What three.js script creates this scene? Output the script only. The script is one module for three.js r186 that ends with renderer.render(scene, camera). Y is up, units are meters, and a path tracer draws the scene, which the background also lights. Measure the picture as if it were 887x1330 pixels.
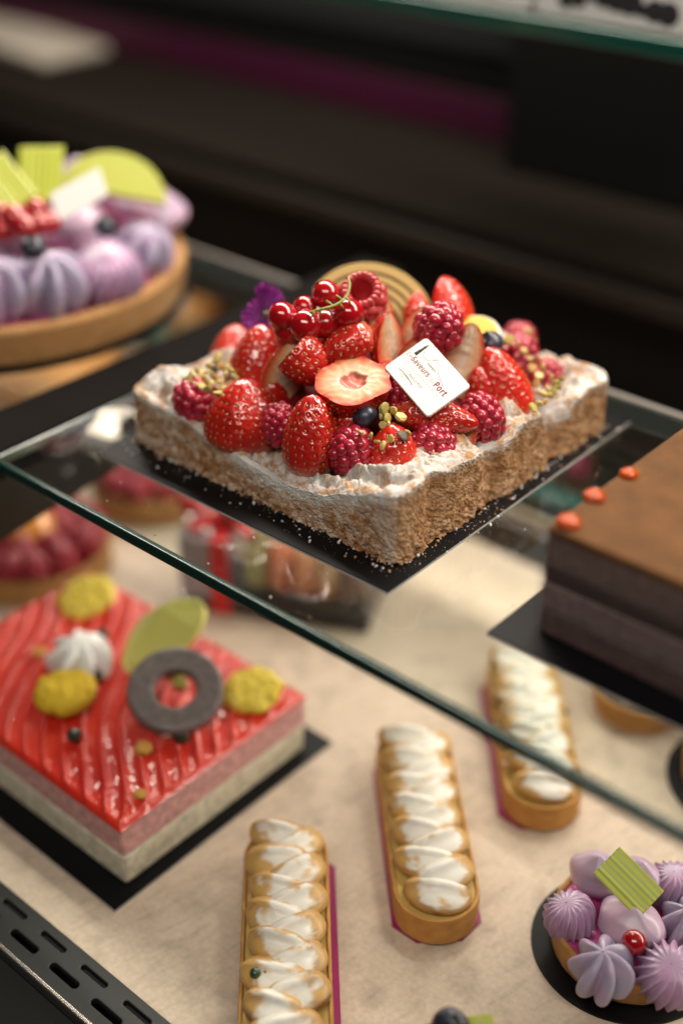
import * as THREE from 'three';
import { mergeGeometries } from 'three/addons/utils/BufferGeometryUtils.js';
import { RoundedBoxGeometry } from 'three/addons/geometries/RoundedBoxGeometry.js';
import { ImprovedNoise } from 'three/addons/math/ImprovedNoise.js';
import { RectAreaLightUniformsLib } from 'three/addons/lights/RectAreaLightUniformsLib.js';

// ---------------------------------------------------------------- camera, light, exposure
const PW = 887, PH = 1330, FPX = 1690;
const YAW = -41.15 * Math.PI / 180, PITCH = 32.165 * Math.PI / 180;
const EYE = new THREE.Vector3(0, 0.5, 0);
const FWD = new THREE.Vector3(Math.sin(YAW) * Math.cos(PITCH), -Math.sin(PITCH), -Math.cos(YAW) * Math.cos(PITCH));
const RGT = new THREE.Vector3(Math.cos(YAW), 0, Math.sin(YAW));
const UPV = new THREE.Vector3().crossVectors(RGT, FWD);
const scene = new THREE.Scene();
const camera = new THREE.PerspectiveCamera(2 * Math.atan(PH / 2 / FPX) * 180 / Math.PI, PW / PH, 0.02, 30);
camera.position.copy(EYE);
camera.up.set(0, 1, 0);
camera.lookAt(EYE.clone().add(FWD));
camera.focus = 0.668;
camera.userData.fStop = 1.6;
scene.add(camera);
scene.background = new THREE.Color().setRGB(0.018, 0.0165, 0.016);
RectAreaLightUniformsLib.init();
const renderer = new THREE.WebGLRenderer({ antialias: true });
renderer.toneMapping = THREE.LinearToneMapping;
renderer.toneMappingExposure = 1;
renderer.shadowMap.enabled = true;

const SHELF = 0.13, TRAY = -0.07;

// ---------------------------------------------------------------- helpers
const perlin = new ImprovedNoise();
const ns = (x, y, z) => perlin.noise(x, y, z);
const fbm = (x, y, z, o = 4) => { let a = 0, w = 1, s = 0; for (let i = 0; i < o; i++) { a += w * ns(x, y, z); s += w; x = x * 2.03 + 7.1; y = y * 2.03 + 3.3; z = z * 2.03 + 1.7; w *= 0.5; } return a / s; };
const hash3 = (i, j, k) => { let h = Math.imul(i, 374761393) + Math.imul(j, 668265263) + Math.imul(k, 2147483647 ^ 1274126177); h = Math.imul(h ^ (h >>> 13), 1274126177); return ((h ^ (h >>> 16)) >>> 0) / 4294967296; };
function cells(x, y, z) { const X = Math.floor(x), Y = Math.floor(y), Z = Math.floor(z); let b = 9; for (let i = -1; i < 2; i++) for (let j = -1; j < 2; j++) for (let k = -1; k < 2; k++) { const a = X + i, c = Y + j, d = Z + k; const dx = a + hash3(a, c, d) - x, dy = c + hash3(a + 71, c, d) - y, dz = d + hash3(a, c + 37, d) - z; b = Math.min(b, dx * dx + dy * dy + dz * dz); } return Math.sqrt(b); }
function rng(seed) { let a = seed * 2654435761 >>> 0; return () => { a = (a + 0x6D2B79F5) >>> 0; let t = a; t = Math.imul(t ^ (t >>> 15), t | 1); t ^= t + Math.imul(t ^ (t >>> 7), t | 61); return ((t ^ (t >>> 14)) >>> 0) / 4294967296; }; }
const clamp = (x, a = 0, b = 1) => Math.min(b, Math.max(a, x));
const smooth = (a, b, x) => { const t = clamp((x - a) / (b - a)); return t * t * (3 - 2 * t); };
const lerp = (a, b, t) => a + (b - a) * t;
const mixc = (a, b, t) => [lerp(a[0], b[0], t), lerp(a[1], b[1], t), lerp(a[2], b[2], t)];
const V = (x, y, z) => new THREE.Vector3(x, y, z);
function rayDir(u, v) { return FWD.clone().addScaledVector(RGT, (u - PW / 2) / FPX).addScaledVector(UPV, -(v - PH / 2) / FPX); }
function P(u, v, y) { const d = rayDir(u, v); return EYE.clone().addScaledVector(d, (y - EYE.y) / d.y); }
const atDepth = (u, v, d) => EYE.clone().addScaledVector(rayDir(u, v), d);
const dirS = (a, b, c) => V(0, 0, 0).addScaledVector(RGT, a).addScaledVector(UPV, b).addScaledVector(FWD, -c).normalize();   // right, up, towards the viewer
const taken = {};
function numbered(n) { taken[n] = (taken[n] ?? -1) + 1; return taken[n] ? n + '_' + String(taken[n]).padStart(3, '0') : n; }
function shade(o) { o.traverse((m) => { if (m.isMesh) { m.castShadow = true; m.receiveShadow = true; } }); return o; }
function mesh(name, geo, mat, parent) { const m = new THREE.Mesh(geo, mat); m.name = name; m.castShadow = m.receiveShadow = true; if (parent) parent.add(m); return m; }
function thing(name, label, category, pos, group) {
  const g = new THREE.Group(); g.name = numbered(name); g.userData = { label, category }; if (group) g.userData.group = group;
  if (pos) g.position.copy(pos); scene.add(g); return g;
}
function single(name, geo, mat, label, category, group) {
  const m = mesh(numbered(name), geo, mat, scene); m.userData = { label, category }; if (group) m.userData.group = group; return m;
}
function structure(name, geo, mat) { const m = mesh(numbered(name), geo, mat, scene); m.userData = { kind: 'structure' }; return m; }
function stuff(m) { m.userData.kind = 'stuff'; return m; }
function copyOf(o, label, group) { const c = o.clone(); c.name = numbered(o.name.replace(/_\d{3}$/, '')); c.userData = { ...o.userData, label }; if (group) c.userData.group = group; scene.add(c); return c; }
function orient(o, axis, face) {   // local +y along axis, local +z as near to face as it can be
  const y = axis.clone().normalize(), x = new THREE.Vector3().crossVectors(y, face).normalize(), z = new THREE.Vector3().crossVectors(x, y);
  o.quaternion.setFromRotationMatrix(new THREE.Matrix4().makeBasis(x, y, z)); return o;
}
// grid of (nu+1) x (nv+1) points; wrap joins u ends
function grid(nu, nv, fn, { wrap = false, color = null, uv = false, flip = false } = {}) {
  const cols = wrap ? nu : nu + 1, pos = [], col = [], uvs = [], idx = [];
  for (let j = 0; j <= nv; j++) for (let i = 0; i < cols; i++) {
    const u = i / nu, v = j / nv, p = fn(u, v, i, j); pos.push(p[0], p[1], p[2]);
    if (color) { const c = color(u, v, p); col.push(c[0], c[1], c[2]); }
    if (uv) uvs.push(u, v);
  }
  for (let j = 0; j < nv; j++) for (let i = 0; i < nu; i++) {
    const a = j * cols + i, b = j * cols + (i + 1) % cols, c = a + cols, d = b + cols;
    if (flip) idx.push(a, c, b, b, c, d); else idx.push(a, b, c, b, d, c);
  }
  const g = new THREE.BufferGeometry();
  g.setAttribute('position', new THREE.Float32BufferAttribute(pos, 3));
  if (color) g.setAttribute('color', new THREE.Float32BufferAttribute(col, 3));
  if (uv) g.setAttribute('uv', new THREE.Float32BufferAttribute(uvs, 2));
  g.setIndex(idx); g.computeVertexNormals(); return g;
}
function paint(geo, fn) { const p = geo.attributes.position, c = new Float32Array(p.count * 3); for (let i = 0; i < p.count; i++) { const k = fn(p.getX(i), p.getY(i), p.getZ(i)); c.set(k, i * 3); } geo.setAttribute('color', new THREE.BufferAttribute(c, 3)); return geo; }
function warp(geo, fn) { const p = geo.attributes.position; for (let i = 0; i < p.count; i++) { const q = fn(p.getX(i), p.getY(i), p.getZ(i)); p.setXYZ(i, q[0], q[1], q[2]); } geo.computeVertexNormals(); return geo; }
const mat = (o) => { const { rgb, ...r } = o; const m = new THREE.MeshPhysicalMaterial(r); if (rgb) m.color.setRGB(...rgb); m.side = THREE.DoubleSide; return m; };
const box = (x0, x1, y0, y1, z0, z1) => new THREE.BoxGeometry(x1 - x0, y1 - y0, z1 - z0).translate((x0 + x1) / 2, (y0 + y1) / 2, (z0 + z1) / 2);
const rbox = (x0, x1, y0, y1, z0, z1, r = 0.001, s = 2) => new RoundedBoxGeometry(x1 - x0, y1 - y0, z1 - z0, s, r).translate((x0 + x1) / 2, (y0 + y1) / 2, (z0 + z1) / 2);
function noiseTexture(size, fn, srgb = true) {
  const d = new Uint8Array(size * size * 4);
  for (let y = 0; y < size; y++) for (let x = 0; x < size; x++) { const c = fn(x / size, y / size); const k = (y * size + x) * 4; for (let i = 0; i < 3; i++) d[k + i] = clamp(c[i]) * 255; d[k + 3] = 255; }
  const t = new THREE.DataTexture(d, size, size, THREE.RGBAFormat); t.wrapS = t.wrapT = THREE.RepeatWrapping; t.magFilter = THREE.LinearFilter; t.minFilter = THREE.LinearMipmapLinearFilter; t.generateMipmaps = true;
  if (srgb) t.colorSpace = THREE.SRGBColorSpace; t.needsUpdate = true; return t;
}
function metresUV(geo, k) { const p = geo.attributes.position, n = geo.attributes.normal, uv = new Float32Array(p.count * 2); for (let i = 0; i < p.count; i++) { const ax = Math.abs(n.getX(i)), ay = Math.abs(n.getY(i)), az = Math.abs(n.getZ(i)); const x = p.getX(i), y = p.getY(i), z = p.getZ(i); const q = ay >= ax && ay >= az ? [x, z] : ax >= az ? [z, y] : [x, y]; uv[i * 2] = q[0] * k; uv[i * 2 + 1] = q[1] * k; } geo.setAttribute('uv', new THREE.BufferAttribute(uv, 2)); return geo; }

// ---------------------------------------------------------------- lamps (all above the frame)
function stripLamp(name, label, x0, x1, y, z, aim, width, rgb, power) {
  const len = x1 - x0, t = thing(name, label, 'lamp', V((x0 + x1) / 2, y, z));
  t.lookAt(aim);                                              // +z of the group faces the aim
  mesh('housing', new RoundedBoxGeometry(len + 0.02, width + 0.02, 0.02, 2, 0.004).translate(0, 0, -0.013), M.blackMetal, t);
  const gl = new THREE.MeshStandardMaterial({ color: 0x111111, emissive: new THREE.Color().setRGB(...rgb), emissiveIntensity: 1.5 });
  mesh('diffuser', new RoundedBoxGeometry(len, width, 0.004, 1, 0.001), gl, t);
  const l = new THREE.RectAreaLight(new THREE.Color().setRGB(...rgb), power, len, width);
  l.name = 'lamp_light'; l.position.set(0, 0, 0.004); l.rotation.y = Math.PI; t.add(l);
  return t;
}
const M = {};
M.blackMetal = mat({ rgb: [0.009, 0.009, 0.009], roughness: 0.35, metalness: 0.3 });
stripLamp('strip_lamp', 'long warm strip lamp mounted above the rear of the glass shelf', -1.35, 0.35, 0.78, -0.82, V(-0.5, 0.1, -0.42), 0.12, [1, 0.905, 0.785], 30);
stripLamp('ceiling_panel_lamp', 'slim ceiling panel lamp over the front of the counter', -0.55, 0.85, 1.7, 0.55, V(-0.42, 0.1, -0.45), 0.3, [1, 0.91, 0.80], 13);
stripLamp('shelf_strip_lamp', 'slim warm strip lamp under the rear of the glass shelf', -1.3, 0.4, 0.106, -0.6535, V(-0.45, TRAY, -0.36), 0.010, [1, 0.905, 0.78], 54);
{ // round ceiling lamp that the glass shelf mirrors
  const d = rayDir(145, 556); const hit = P(145, 556, SHELF); const up = V(d.x, -d.y, d.z).normalize();
  const pos = hit.clone().addScaledVector(up, 2.1);
  const t = thing('ceiling_spot_lamp', 'small round ceiling lamp mirrored in the glass shelf', 'lamp', pos);
  t.lookAt(hit);
  mesh('housing', new THREE.CylinderGeometry(0.07, 0.07, 0.06, 32).rotateX(Math.PI / 2).translate(0, 0, -0.036), M.blackMetal, t);
  mesh('diffuser', new THREE.CylinderGeometry(0.034, 0.034, 0.008, 32).rotateX(Math.PI / 2), new THREE.MeshStandardMaterial({ color: 0x111111, emissive: new THREE.Color().setRGB(1, 0.76, 0.52), emissiveIntensity: 4.5 }), t);
  const l = new THREE.SpotLight(new THREE.Color().setRGB(1, 0.84, 0.66), 0.06, 0, 0.5, 0.6); l.name = 'lamp_light'; l.position.set(0, 0, 0.02); l.castShadow = true; l.shadow.radius = 1.8; t.add(l); l.target.position.set(0, 0, 2); t.add(l.target);
}

// ---------------------------------------------------------------- shared materials
const grain = noiseTexture(512, (x, y) => { const n = 0.5 + 0.5 * fbm(x * 64, y * 64, 3, 3); return [n, n, n]; }, false);
const poreTex = noiseTexture(512, (x, y) => { const a = fbm(x * 14, y * 14, 2, 4), b = cells(x * 70, y * 70, 1), c = ns(x * 260, y * 260, 5); const k = 0.90 + 0.24 * a - 0.22 * smooth(0.28, 0.08, b) + 0.05 * c; return [k, k, k]; });
const cocoaTex = noiseTexture(1024, (x, y) => { const a = fbm(x * 9, y * 9, 4, 5), st = fbm(x * 5 + y * 2, y * 40 - x * 6, 8, 3), g = ns(x * 420, y * 420, 2), g2 = ns(x * 190, y * 190, 6); const k = 0.86 + 0.20 * a + 0.025 * st + 0.07 * g + 0.06 * g2; return [k, k * 0.985, k * 0.96]; });
M.glass = mat({ rgb: [0.955, 0.985, 0.97], roughness: 0.015, transmission: 1, thickness: 0, ior: 1.5 });
M.glassEdge = mat({ rgb: [0.006, 0.032, 0.024], roughness: 0.12, clearcoat: 1, clearcoatRoughness: 0.05 });
M.clear = mat({ rgb: [0.97, 0.97, 0.97], roughness: 0.02, transmission: 1, thickness: 0, ior: 1.45 });
M.card = mat({ rgb: [0.005, 0.005, 0.006], roughness: 0.45, specularIntensity: 0.3 });
M.cardEdge = mat({ rgb: [0.35, 0.34, 0.33], roughness: 0.5 });
M.magenta = mat({ rgb: [0.30, 0.004, 0.10], roughness: 0.4 });
M.vc = mat({ vertexColors: true, roughness: 0.75 });
M.vcCream = mat({ vertexColors: true, roughness: 0.40, clearcoat: 0.5, clearcoatRoughness: 0.25 });
M.vcGloss = mat({ vertexColors: true, roughness: 0.28, clearcoat: 1, clearcoatRoughness: 0.06 });
M.crumb = mat({ vertexColors: true, roughness: 0.95 });
M.strawberry = mat({ vertexColors: true, roughness: 0.32, clearcoat: 1, clearcoatRoughness: 0.07 });
M.flesh = mat({ vertexColors: true, roughness: 0.45, clearcoat: 0.5, clearcoatRoughness: 0.15 });
M.seed = mat({ rgb: [0.55, 0.24, 0.04], roughness: 0.4, clearcoat: 0.6 });
M.raspberry = mat({ vertexColors: true, roughness: 0.33, clearcoat: 0.7, clearcoatRoughness: 0.12 });
M.currant = mat({ rgb: [0.36, 0.004, 0.008], roughness: 0.12, clearcoat: 1, clearcoatRoughness: 0.03 });
M.jelly = mat({ rgb: [0.12, 0.003, 0.004], roughness: 0.6, specularIntensity: 0.3 });
M.blueberry = mat({ vertexColors: true, roughness: 0.42, clearcoat: 0.35, clearcoatRoughness: 0.2 });
M.stem = mat({ rgb: [0.28, 0.30, 0.07], roughness: 0.5 });
M.calyx = mat({ rgb: [0.12, 0.07, 0.03], roughness: 0.8 });
M.whitePlaque = mat({ rgb: [0.8, 0.79, 0.76], roughness: 0.35, clearcoat: 0.3, clearcoatRoughness: 0.3 });
M.gold = mat({ rgb: [0.40, 0.27, 0.085], roughness: 0.4, metalness: 0.1 });
M.darkChoc = mat({ rgb: [0.035, 0.017, 0.009], roughness: 0.4 });
M.greenChoc = mat({ vertexColors: true, roughness: 0.38, clearcoat: 0.3, clearcoatRoughness: 0.3 });

// ---------------------------------------------------------------- the setting
{
  const tex = noiseTexture(1024, (x, y) => {
    const big = fbm(x * 6, y * 6, 1, 4), mid = fbm(x * 26, y * 26, 5, 4), fine = fbm(x * 150, y * 150, 9, 2), streak = fbm(x * 90 + y * 20, y * 14 - x * 4, 14, 3);
    const dark = smooth(-0.1, 0.5, mid * 0.8 + big * 0.6) * 0.13 + smooth(0.0, 0.5, streak) * 0.06;
    const k = 1 - dark + big * 0.08 + fine * 0.08;
    return [0.80 * k, 0.73 * k - dark * 0.03, 0.652 * k - dark * 0.05];
  });
  const bump = noiseTexture(512, (x, y) => { const n = 0.5 + 0.4 * fbm(x * 40, y * 40, 2, 4); return [n, n, n]; }, false);
  const m = mat({ map: tex, bumpMap: bump, bumpScale: 0.0006, roughness: 0.62 });
  structure('tray_floor', metresUV(box(-1.7, 0.6, TRAY - 0.01, TRAY, -0.72, -0.258), 2.1), m);
}
{ // slotted ventilation rail along the tray's front
  const z0 = -0.256, z1 = -0.17, x0 = -0.95, x1 = 0.3, s = new THREE.Shape([[x0, -z0], [x1, -z0], [x1, -z1], [x0, -z1]].map((p) => new THREE.Vector2(...p)));
  const slot = (cx, cz, l, w) => { const p = new THREE.Path(), h = l / 2 - w / 2; p.moveTo(cx - h, -cz - w / 2); p.lineTo(cx + h, -cz - w / 2); p.absarc(cx + h, -cz, w / 2, -Math.PI / 2, Math.PI / 2); p.lineTo(cx - h, -cz + w / 2); p.absarc(cx - h, -cz, w / 2, Math.PI / 2, Math.PI * 1.5); s.holes.push(p); };
  const a = P(87, 1269, TRAY + 0.004).x;
  for (let k = -14; k < 14; k++) { slot(a + k * 0.0335, -0.2395, 0.023, 0.0054); slot(a + 0.012 + k * 0.0335, -0.2495, 0.021, 0.0042); }
  const rail = thing('vent_rail', 'black metal rail with rows of oval slots along the tray front', 'rail');
  mesh('slotted_plate', new THREE.ExtrudeGeometry(s, { depth: 0.003, bevelEnabled: true, bevelSize: 0.0006, bevelThickness: 0.0006, bevelSegments: 2, curveSegments: 8 }).rotateX(-Math.PI / 2).translate(0, TRAY + 0.003, 0), mat({ rgb: [0.016, 0.016, 0.016], roughness: 0.5, metalness: 0.2 }), rail);
  mesh('channel', box(x0, x1, TRAY - 0.05, TRAY - 0.02, z0 - 0.001, z1 + 0.02), M.blackMetal, rail);
  mesh('trim_strip', rbox(x0, x1, TRAY + 0.0072, TRAY + 0.0105, -0.2292, -0.2266, 0.0007), mat({ rgb: [0.5, 0.46, 0.42], roughness: 0.25, metalness: 0.9 }), rail);
  mesh('front_lip', rbox(x0, x1, TRAY - 0.02, TRAY + 0.0068, -0.2262, -0.168, 0.002), mat({ rgb: [0.004, 0.004, 0.004], roughness: 0.7, specularIntensity: 0.3 }), rail);
}
{ // black channel behind the tray
  const t = thing('rear_channel', 'black channel with pale trim strips behind the beige tray', 'channel');
  mesh('channel', box(-1.7, 0.6, TRAY - 0.012, TRAY + 0.002, -0.90, -0.7205), M.blackMetal, t);
  mesh('pale_trim', rbox(-1.7, 0.6, TRAY + 0.0022, TRAY + 0.014, -0.764, -0.759, 0.001), mat({ rgb: [0.62, 0.52, 0.40], roughness: 0.4 }), t);
  mesh('steel_trim', rbox(-1.7, 0.6, TRAY + 0.0022, TRAY + 0.010, -0.752, -0.749, 0.001), mat({ rgb: [0.55, 0.55, 0.56], roughness: 0.25, metalness: 0.9 }), t);
  mesh('glass_strip', rbox(-1.7, 0.6, TRAY + 0.0022, TRAY + 0.018, -0.806, -0.786, 0.001), mat({ rgb: [0.03, 0.14, 0.13], roughness: 0.1, clearcoat: 1 }), t);
}
structure('rear_wall', box(-3.2, 0.8, TRAY - 0.02, 0.108, -0.93, -0.905), mat({ rgb: [0.006, 0.005, 0.005], roughness: 0.7, specularIntensity: 0.4 }));
{
  const t = thing('rear_counter', 'dark brown rear counter running behind the glass shelves', 'counter');
  mesh('counter_top', rbox(-3.2, 0.8, 0.110, 0.125, -1.068, -0.862, 0.003), mat({ rgb: [0.014, 0.010, 0.008], roughness: 0.7, specularIntensity: 0.12, bumpMap: grain, bumpScale: 0.0004 }), t);
  mesh('edge_strip', rbox(-3.2, 0.8, 0.092, 0.1085, -0.868, -0.856, 0.003), mat({ rgb: [0.02, 0.015, 0.013], roughness: 0.5, specularIntensity: 0.4 }), t);
}
{
  const t = thing('back_panel', 'black panel rising behind the rear counter', 'panel');
  mesh('board', box(-3.2, 0.8, 0.03, 0.42, -1.11, -1.073), mat({ rgb: [0.006, 0.005, 0.006], roughness: 0.7, specularIntensity: 0.2 }), t);
  mesh('magenta_band', rbox(-2.6, -0.72, 0.1255, 0.165, -1.0725, -1.069, 0.001), mat({ rgb: [0.05, 0.001, 0.02], roughness: 0.55 }), t);
  mesh('grey_band', rbox(-2.6, -0.66, 0.205, 0.27, -1.0725, -1.069, 0.001), mat({ rgb: [0.02, 0.02, 0.022], roughness: 0.6, specularIntensity: 0.2 }), t);
}
single('black_cabinet', rbox(-0.675, 0.6, 0.126, 0.40, -1.068, -1.0, 0.004), mat({ rgb: [0.004, 0.0035, 0.0035], roughness: 0.8, specularIntensity: 0.3 }), 'low black cabinet standing on the rear counter', 'cabinet');
single('paper_stack', warp(rbox(-1.62, -1.30, 0.1265, 0.136, -1.055, -0.955, 0.002), (x, y, z) => [x, y, z + (x + 1.3) * 0.12]), mat({ rgb: [0.50, 0.42, 0.36], roughness: 0.8 }), 'pale sheet of paper lying on the dark rear counter', 'paper');
{ // upper glass shelf at the back with cartons on it
  const t = thing('upper_glass_shelf', 'upper glass shelf with dark green edge high at the back', 'glass shelf');
  mesh('pane', box(-1.7, 0.4, 0.3042, 0.3098, -1.07, -0.8025), M.glass, t);
  mesh('polished_edge', rbox(-1.7, 0.4, 0.298, 0.3105, -0.802, -0.797, 0.002), mat({ rgb: [0.008, 0.075, 0.055], roughness: 0.15, clearcoat: 1 }), t);
  const white = mat({ rgb: [0.8, 0.8, 0.8], roughness: 0.6 });
  const spec = [['plain', -0.648, -0.537], ['printed', -0.529, -0.405]];
  for (const [kind, a, b] of spec) {
    const c = thing('carton', kind === 'plain' ? 'plain pale grey carton on the upper glass shelf' : 'pale grey carton with dark print on the upper glass shelf', 'box');
    mesh('body', rbox(a, b, 0.3105, 0.41, -0.90, -0.812, 0.002), white, c);
    if (kind === 'printed') {
      const r = rng(5), marks = [];
      for (let k = 0; k < 9; k++) marks.push(new THREE.SphereGeometry(1, 12, 8).scale(0.006 + r() * 0.004, 0.004 + r() * 0.006, 0.0004).translate(-0.505 + k * 0.0098, 0.3265 + (r() - 0.5) * 0.008, -0.8118));
      mesh('print', mergeGeometries(marks), mat({ rgb: [0.02, 0.02, 0.025], roughness: 0.6 }), c);
    }
  }
}
{ // glass shelves and the bracket between them
  const t = thing('glass_shelf', 'clear glass shelf with dark green polished front edge under the strawberry tart', 'glass shelf');
  mesh('pane', box(-0.5735, 0.45, SHELF - 0.0012, SHELF, -0.6585, -0.3583), M.glass, t);
  mesh('polished_edge', new RoundedBoxGeometry(1.0235, 0.0068, 0.0042, 3, 0.0011).translate(-0.06175, SHELF - 0.0031, -0.3561), M.glassEdge, t);
  mesh('polished_edge', new RoundedBoxGeometry(0.002, 0.0066, 0.304, 2, 0.0008).translate(-0.5748, SHELF - 0.0031, -0.506), M.glassEdge, t);
  mesh('rear_trim', rbox(-0.5735, 0.45, SHELF - 0.005, SHELF + 0.0005, -0.6625, -0.659, 0.0008), mat({ rgb: [0.34, 0.31, 0.28], roughness: 0.35, metalness: 0.5 }), t);
  mesh('rear_profile', rbox(-0.5735, 0.45, SHELF - 0.019, SHELF - 0.0014, -0.6586, -0.632, 0.001), M.blackMetal, t);
  const l = thing('glass_shelf', 'clear glass shelf carrying the round purple tart', 'glass shelf');
  mesh('pane', box(-1.5, -0.622, SHELF - 0.0012, SHELF, -0.6585, -0.3583), M.glass, l);
  mesh('polished_edge', new RoundedBoxGeometry(0.878, 0.0068, 0.0042, 3, 0.0011).translate(-1.061, SHELF - 0.0031, -0.3561), M.glassEdge, l);
  mesh('rear_trim', rbox(-1.5, -0.622, SHELF - 0.005, SHELF + 0.0005, -0.6625, -0.659, 0.0008), mat({ rgb: [0.34, 0.31, 0.28], roughness: 0.35, metalness: 0.5 }), l);
  mesh('rear_profile', rbox(-1.5, -0.622, SHELF - 0.019, SHELF - 0.0014, -0.6586, -0.632, 0.001), M.blackMetal, l);
  const b = thing('shelf_bracket', 'black shelf bracket between the two glass shelves', 'bracket');
  mesh('top_bar', rbox(-0.6212, -0.5764, SHELF - 0.018, SHELF + 0.001, -0.70, -0.345, 0.002), mat({ rgb: [0.007, 0.006, 0.0055], roughness: 0.85, specularIntensity: 0.12 }), b);
  const s = new THREE.Shape(); s.moveTo(0.345, 0.1115); s.lineTo(0.345, 0.06); s.quadraticCurveTo(0.345, 0.056, 0.352, 0.057); s.lineTo(0.64, 0.09); s.quadraticCurveTo(0.70, 0.097, 0.70, 0.1115);
  mesh('web', new THREE.ExtrudeGeometry(s, { depth: 0.014, bevelEnabled: false }).rotateY(Math.PI / 2).translate(-0.611, 0, 0), M.blackMetal, b);
  mesh('end_post', box(-0.62, -0.58, TRAY - 0.01, SHELF - 0.001, -0.735, -0.702), M.blackMetal, b);
}

// ---------------------------------------------------------------- square tart
function cardSquare(name, label, x0, x1, z0, z1, y, turn = 0) {
  const t = thing(name, label, 'cake card', V((x0 + x1) / 2, y, (z0 + z1) / 2)), w = (x1 - x0) / 2, d = (z1 - z0) / 2; t.rotation.y = turn;
  mesh('board', box(-w, w, 0.0003, 0.0018, -d, d), M.card, t);
  mesh('cut_edge', box(-w + 0.0002, w - 0.0002, 0.00005, 0.0012, -d + 0.0002, d - 0.0002).scale(1.003, 1, 1.003), M.cardEdge, t);
  return t;
}
const cardA = P(120, 592, SHELF), cardB = P(499, 773, SHELF), cardC = P(820, 552, SHELF);
cardSquare('cake_card', 'black square cake card under the strawberry tart', cardA.x, cardB.x, cardC.z, cardB.z, SHELF, 0.012);
const TX = -0.4295, TZ = -0.5190, TH = 0.0990, TB = SHELF + 0.0022;    // tart centre, half side, base height
function table(t) { return (x) => { if (x <= t[0][0]) return t[0][1]; for (let i = 1; i < t.length; i++) if (x <= t[i][0]) { const k = (x - t[i - 1][0]) / (t[i][0] - t[i - 1][0]); return lerp(t[i - 1][1], t[i][1], k * k * (3 - 2 * k)); } return t[t.length - 1][1]; }; }
const rimFront = table([[-0.522, 0.034], [-0.505, 0.0315], [-0.485, 0.031], [-0.467, 0.028], [-0.444, 0.0245], [-0.4176, 0.0205], [-0.40, 0.0205], [-0.382, 0.023], [-0.362, 0.030], [-0.346, 0.036], [-0.331, 0.0405]]);
const rimRight = table([[-0.616, 0.028], [-0.607, 0.033], [-0.592, 0.036], [-0.580, 0.035], [-0.567, 0.0225], [-0.556, 0.0225], [-0.5426, 0.0375], [-0.525, 0.040], [-0.511, 0.034], [-0.5, 0.0300], [-0.487, 0.0375], [-0.4615, 0.0395], [-0.4456, 0.0415], [-0.434, 0.044], [-0.421, 0.0405]]);
const HEAP = (x, z) => { const r = Math.hypot(x - TX, z - (TZ - 0.004)) / 0.088; return SHELF + 0.024 + 0.042 * (r < 1 ? Math.pow(1 - r * r, 0.8) : 0); };
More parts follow.
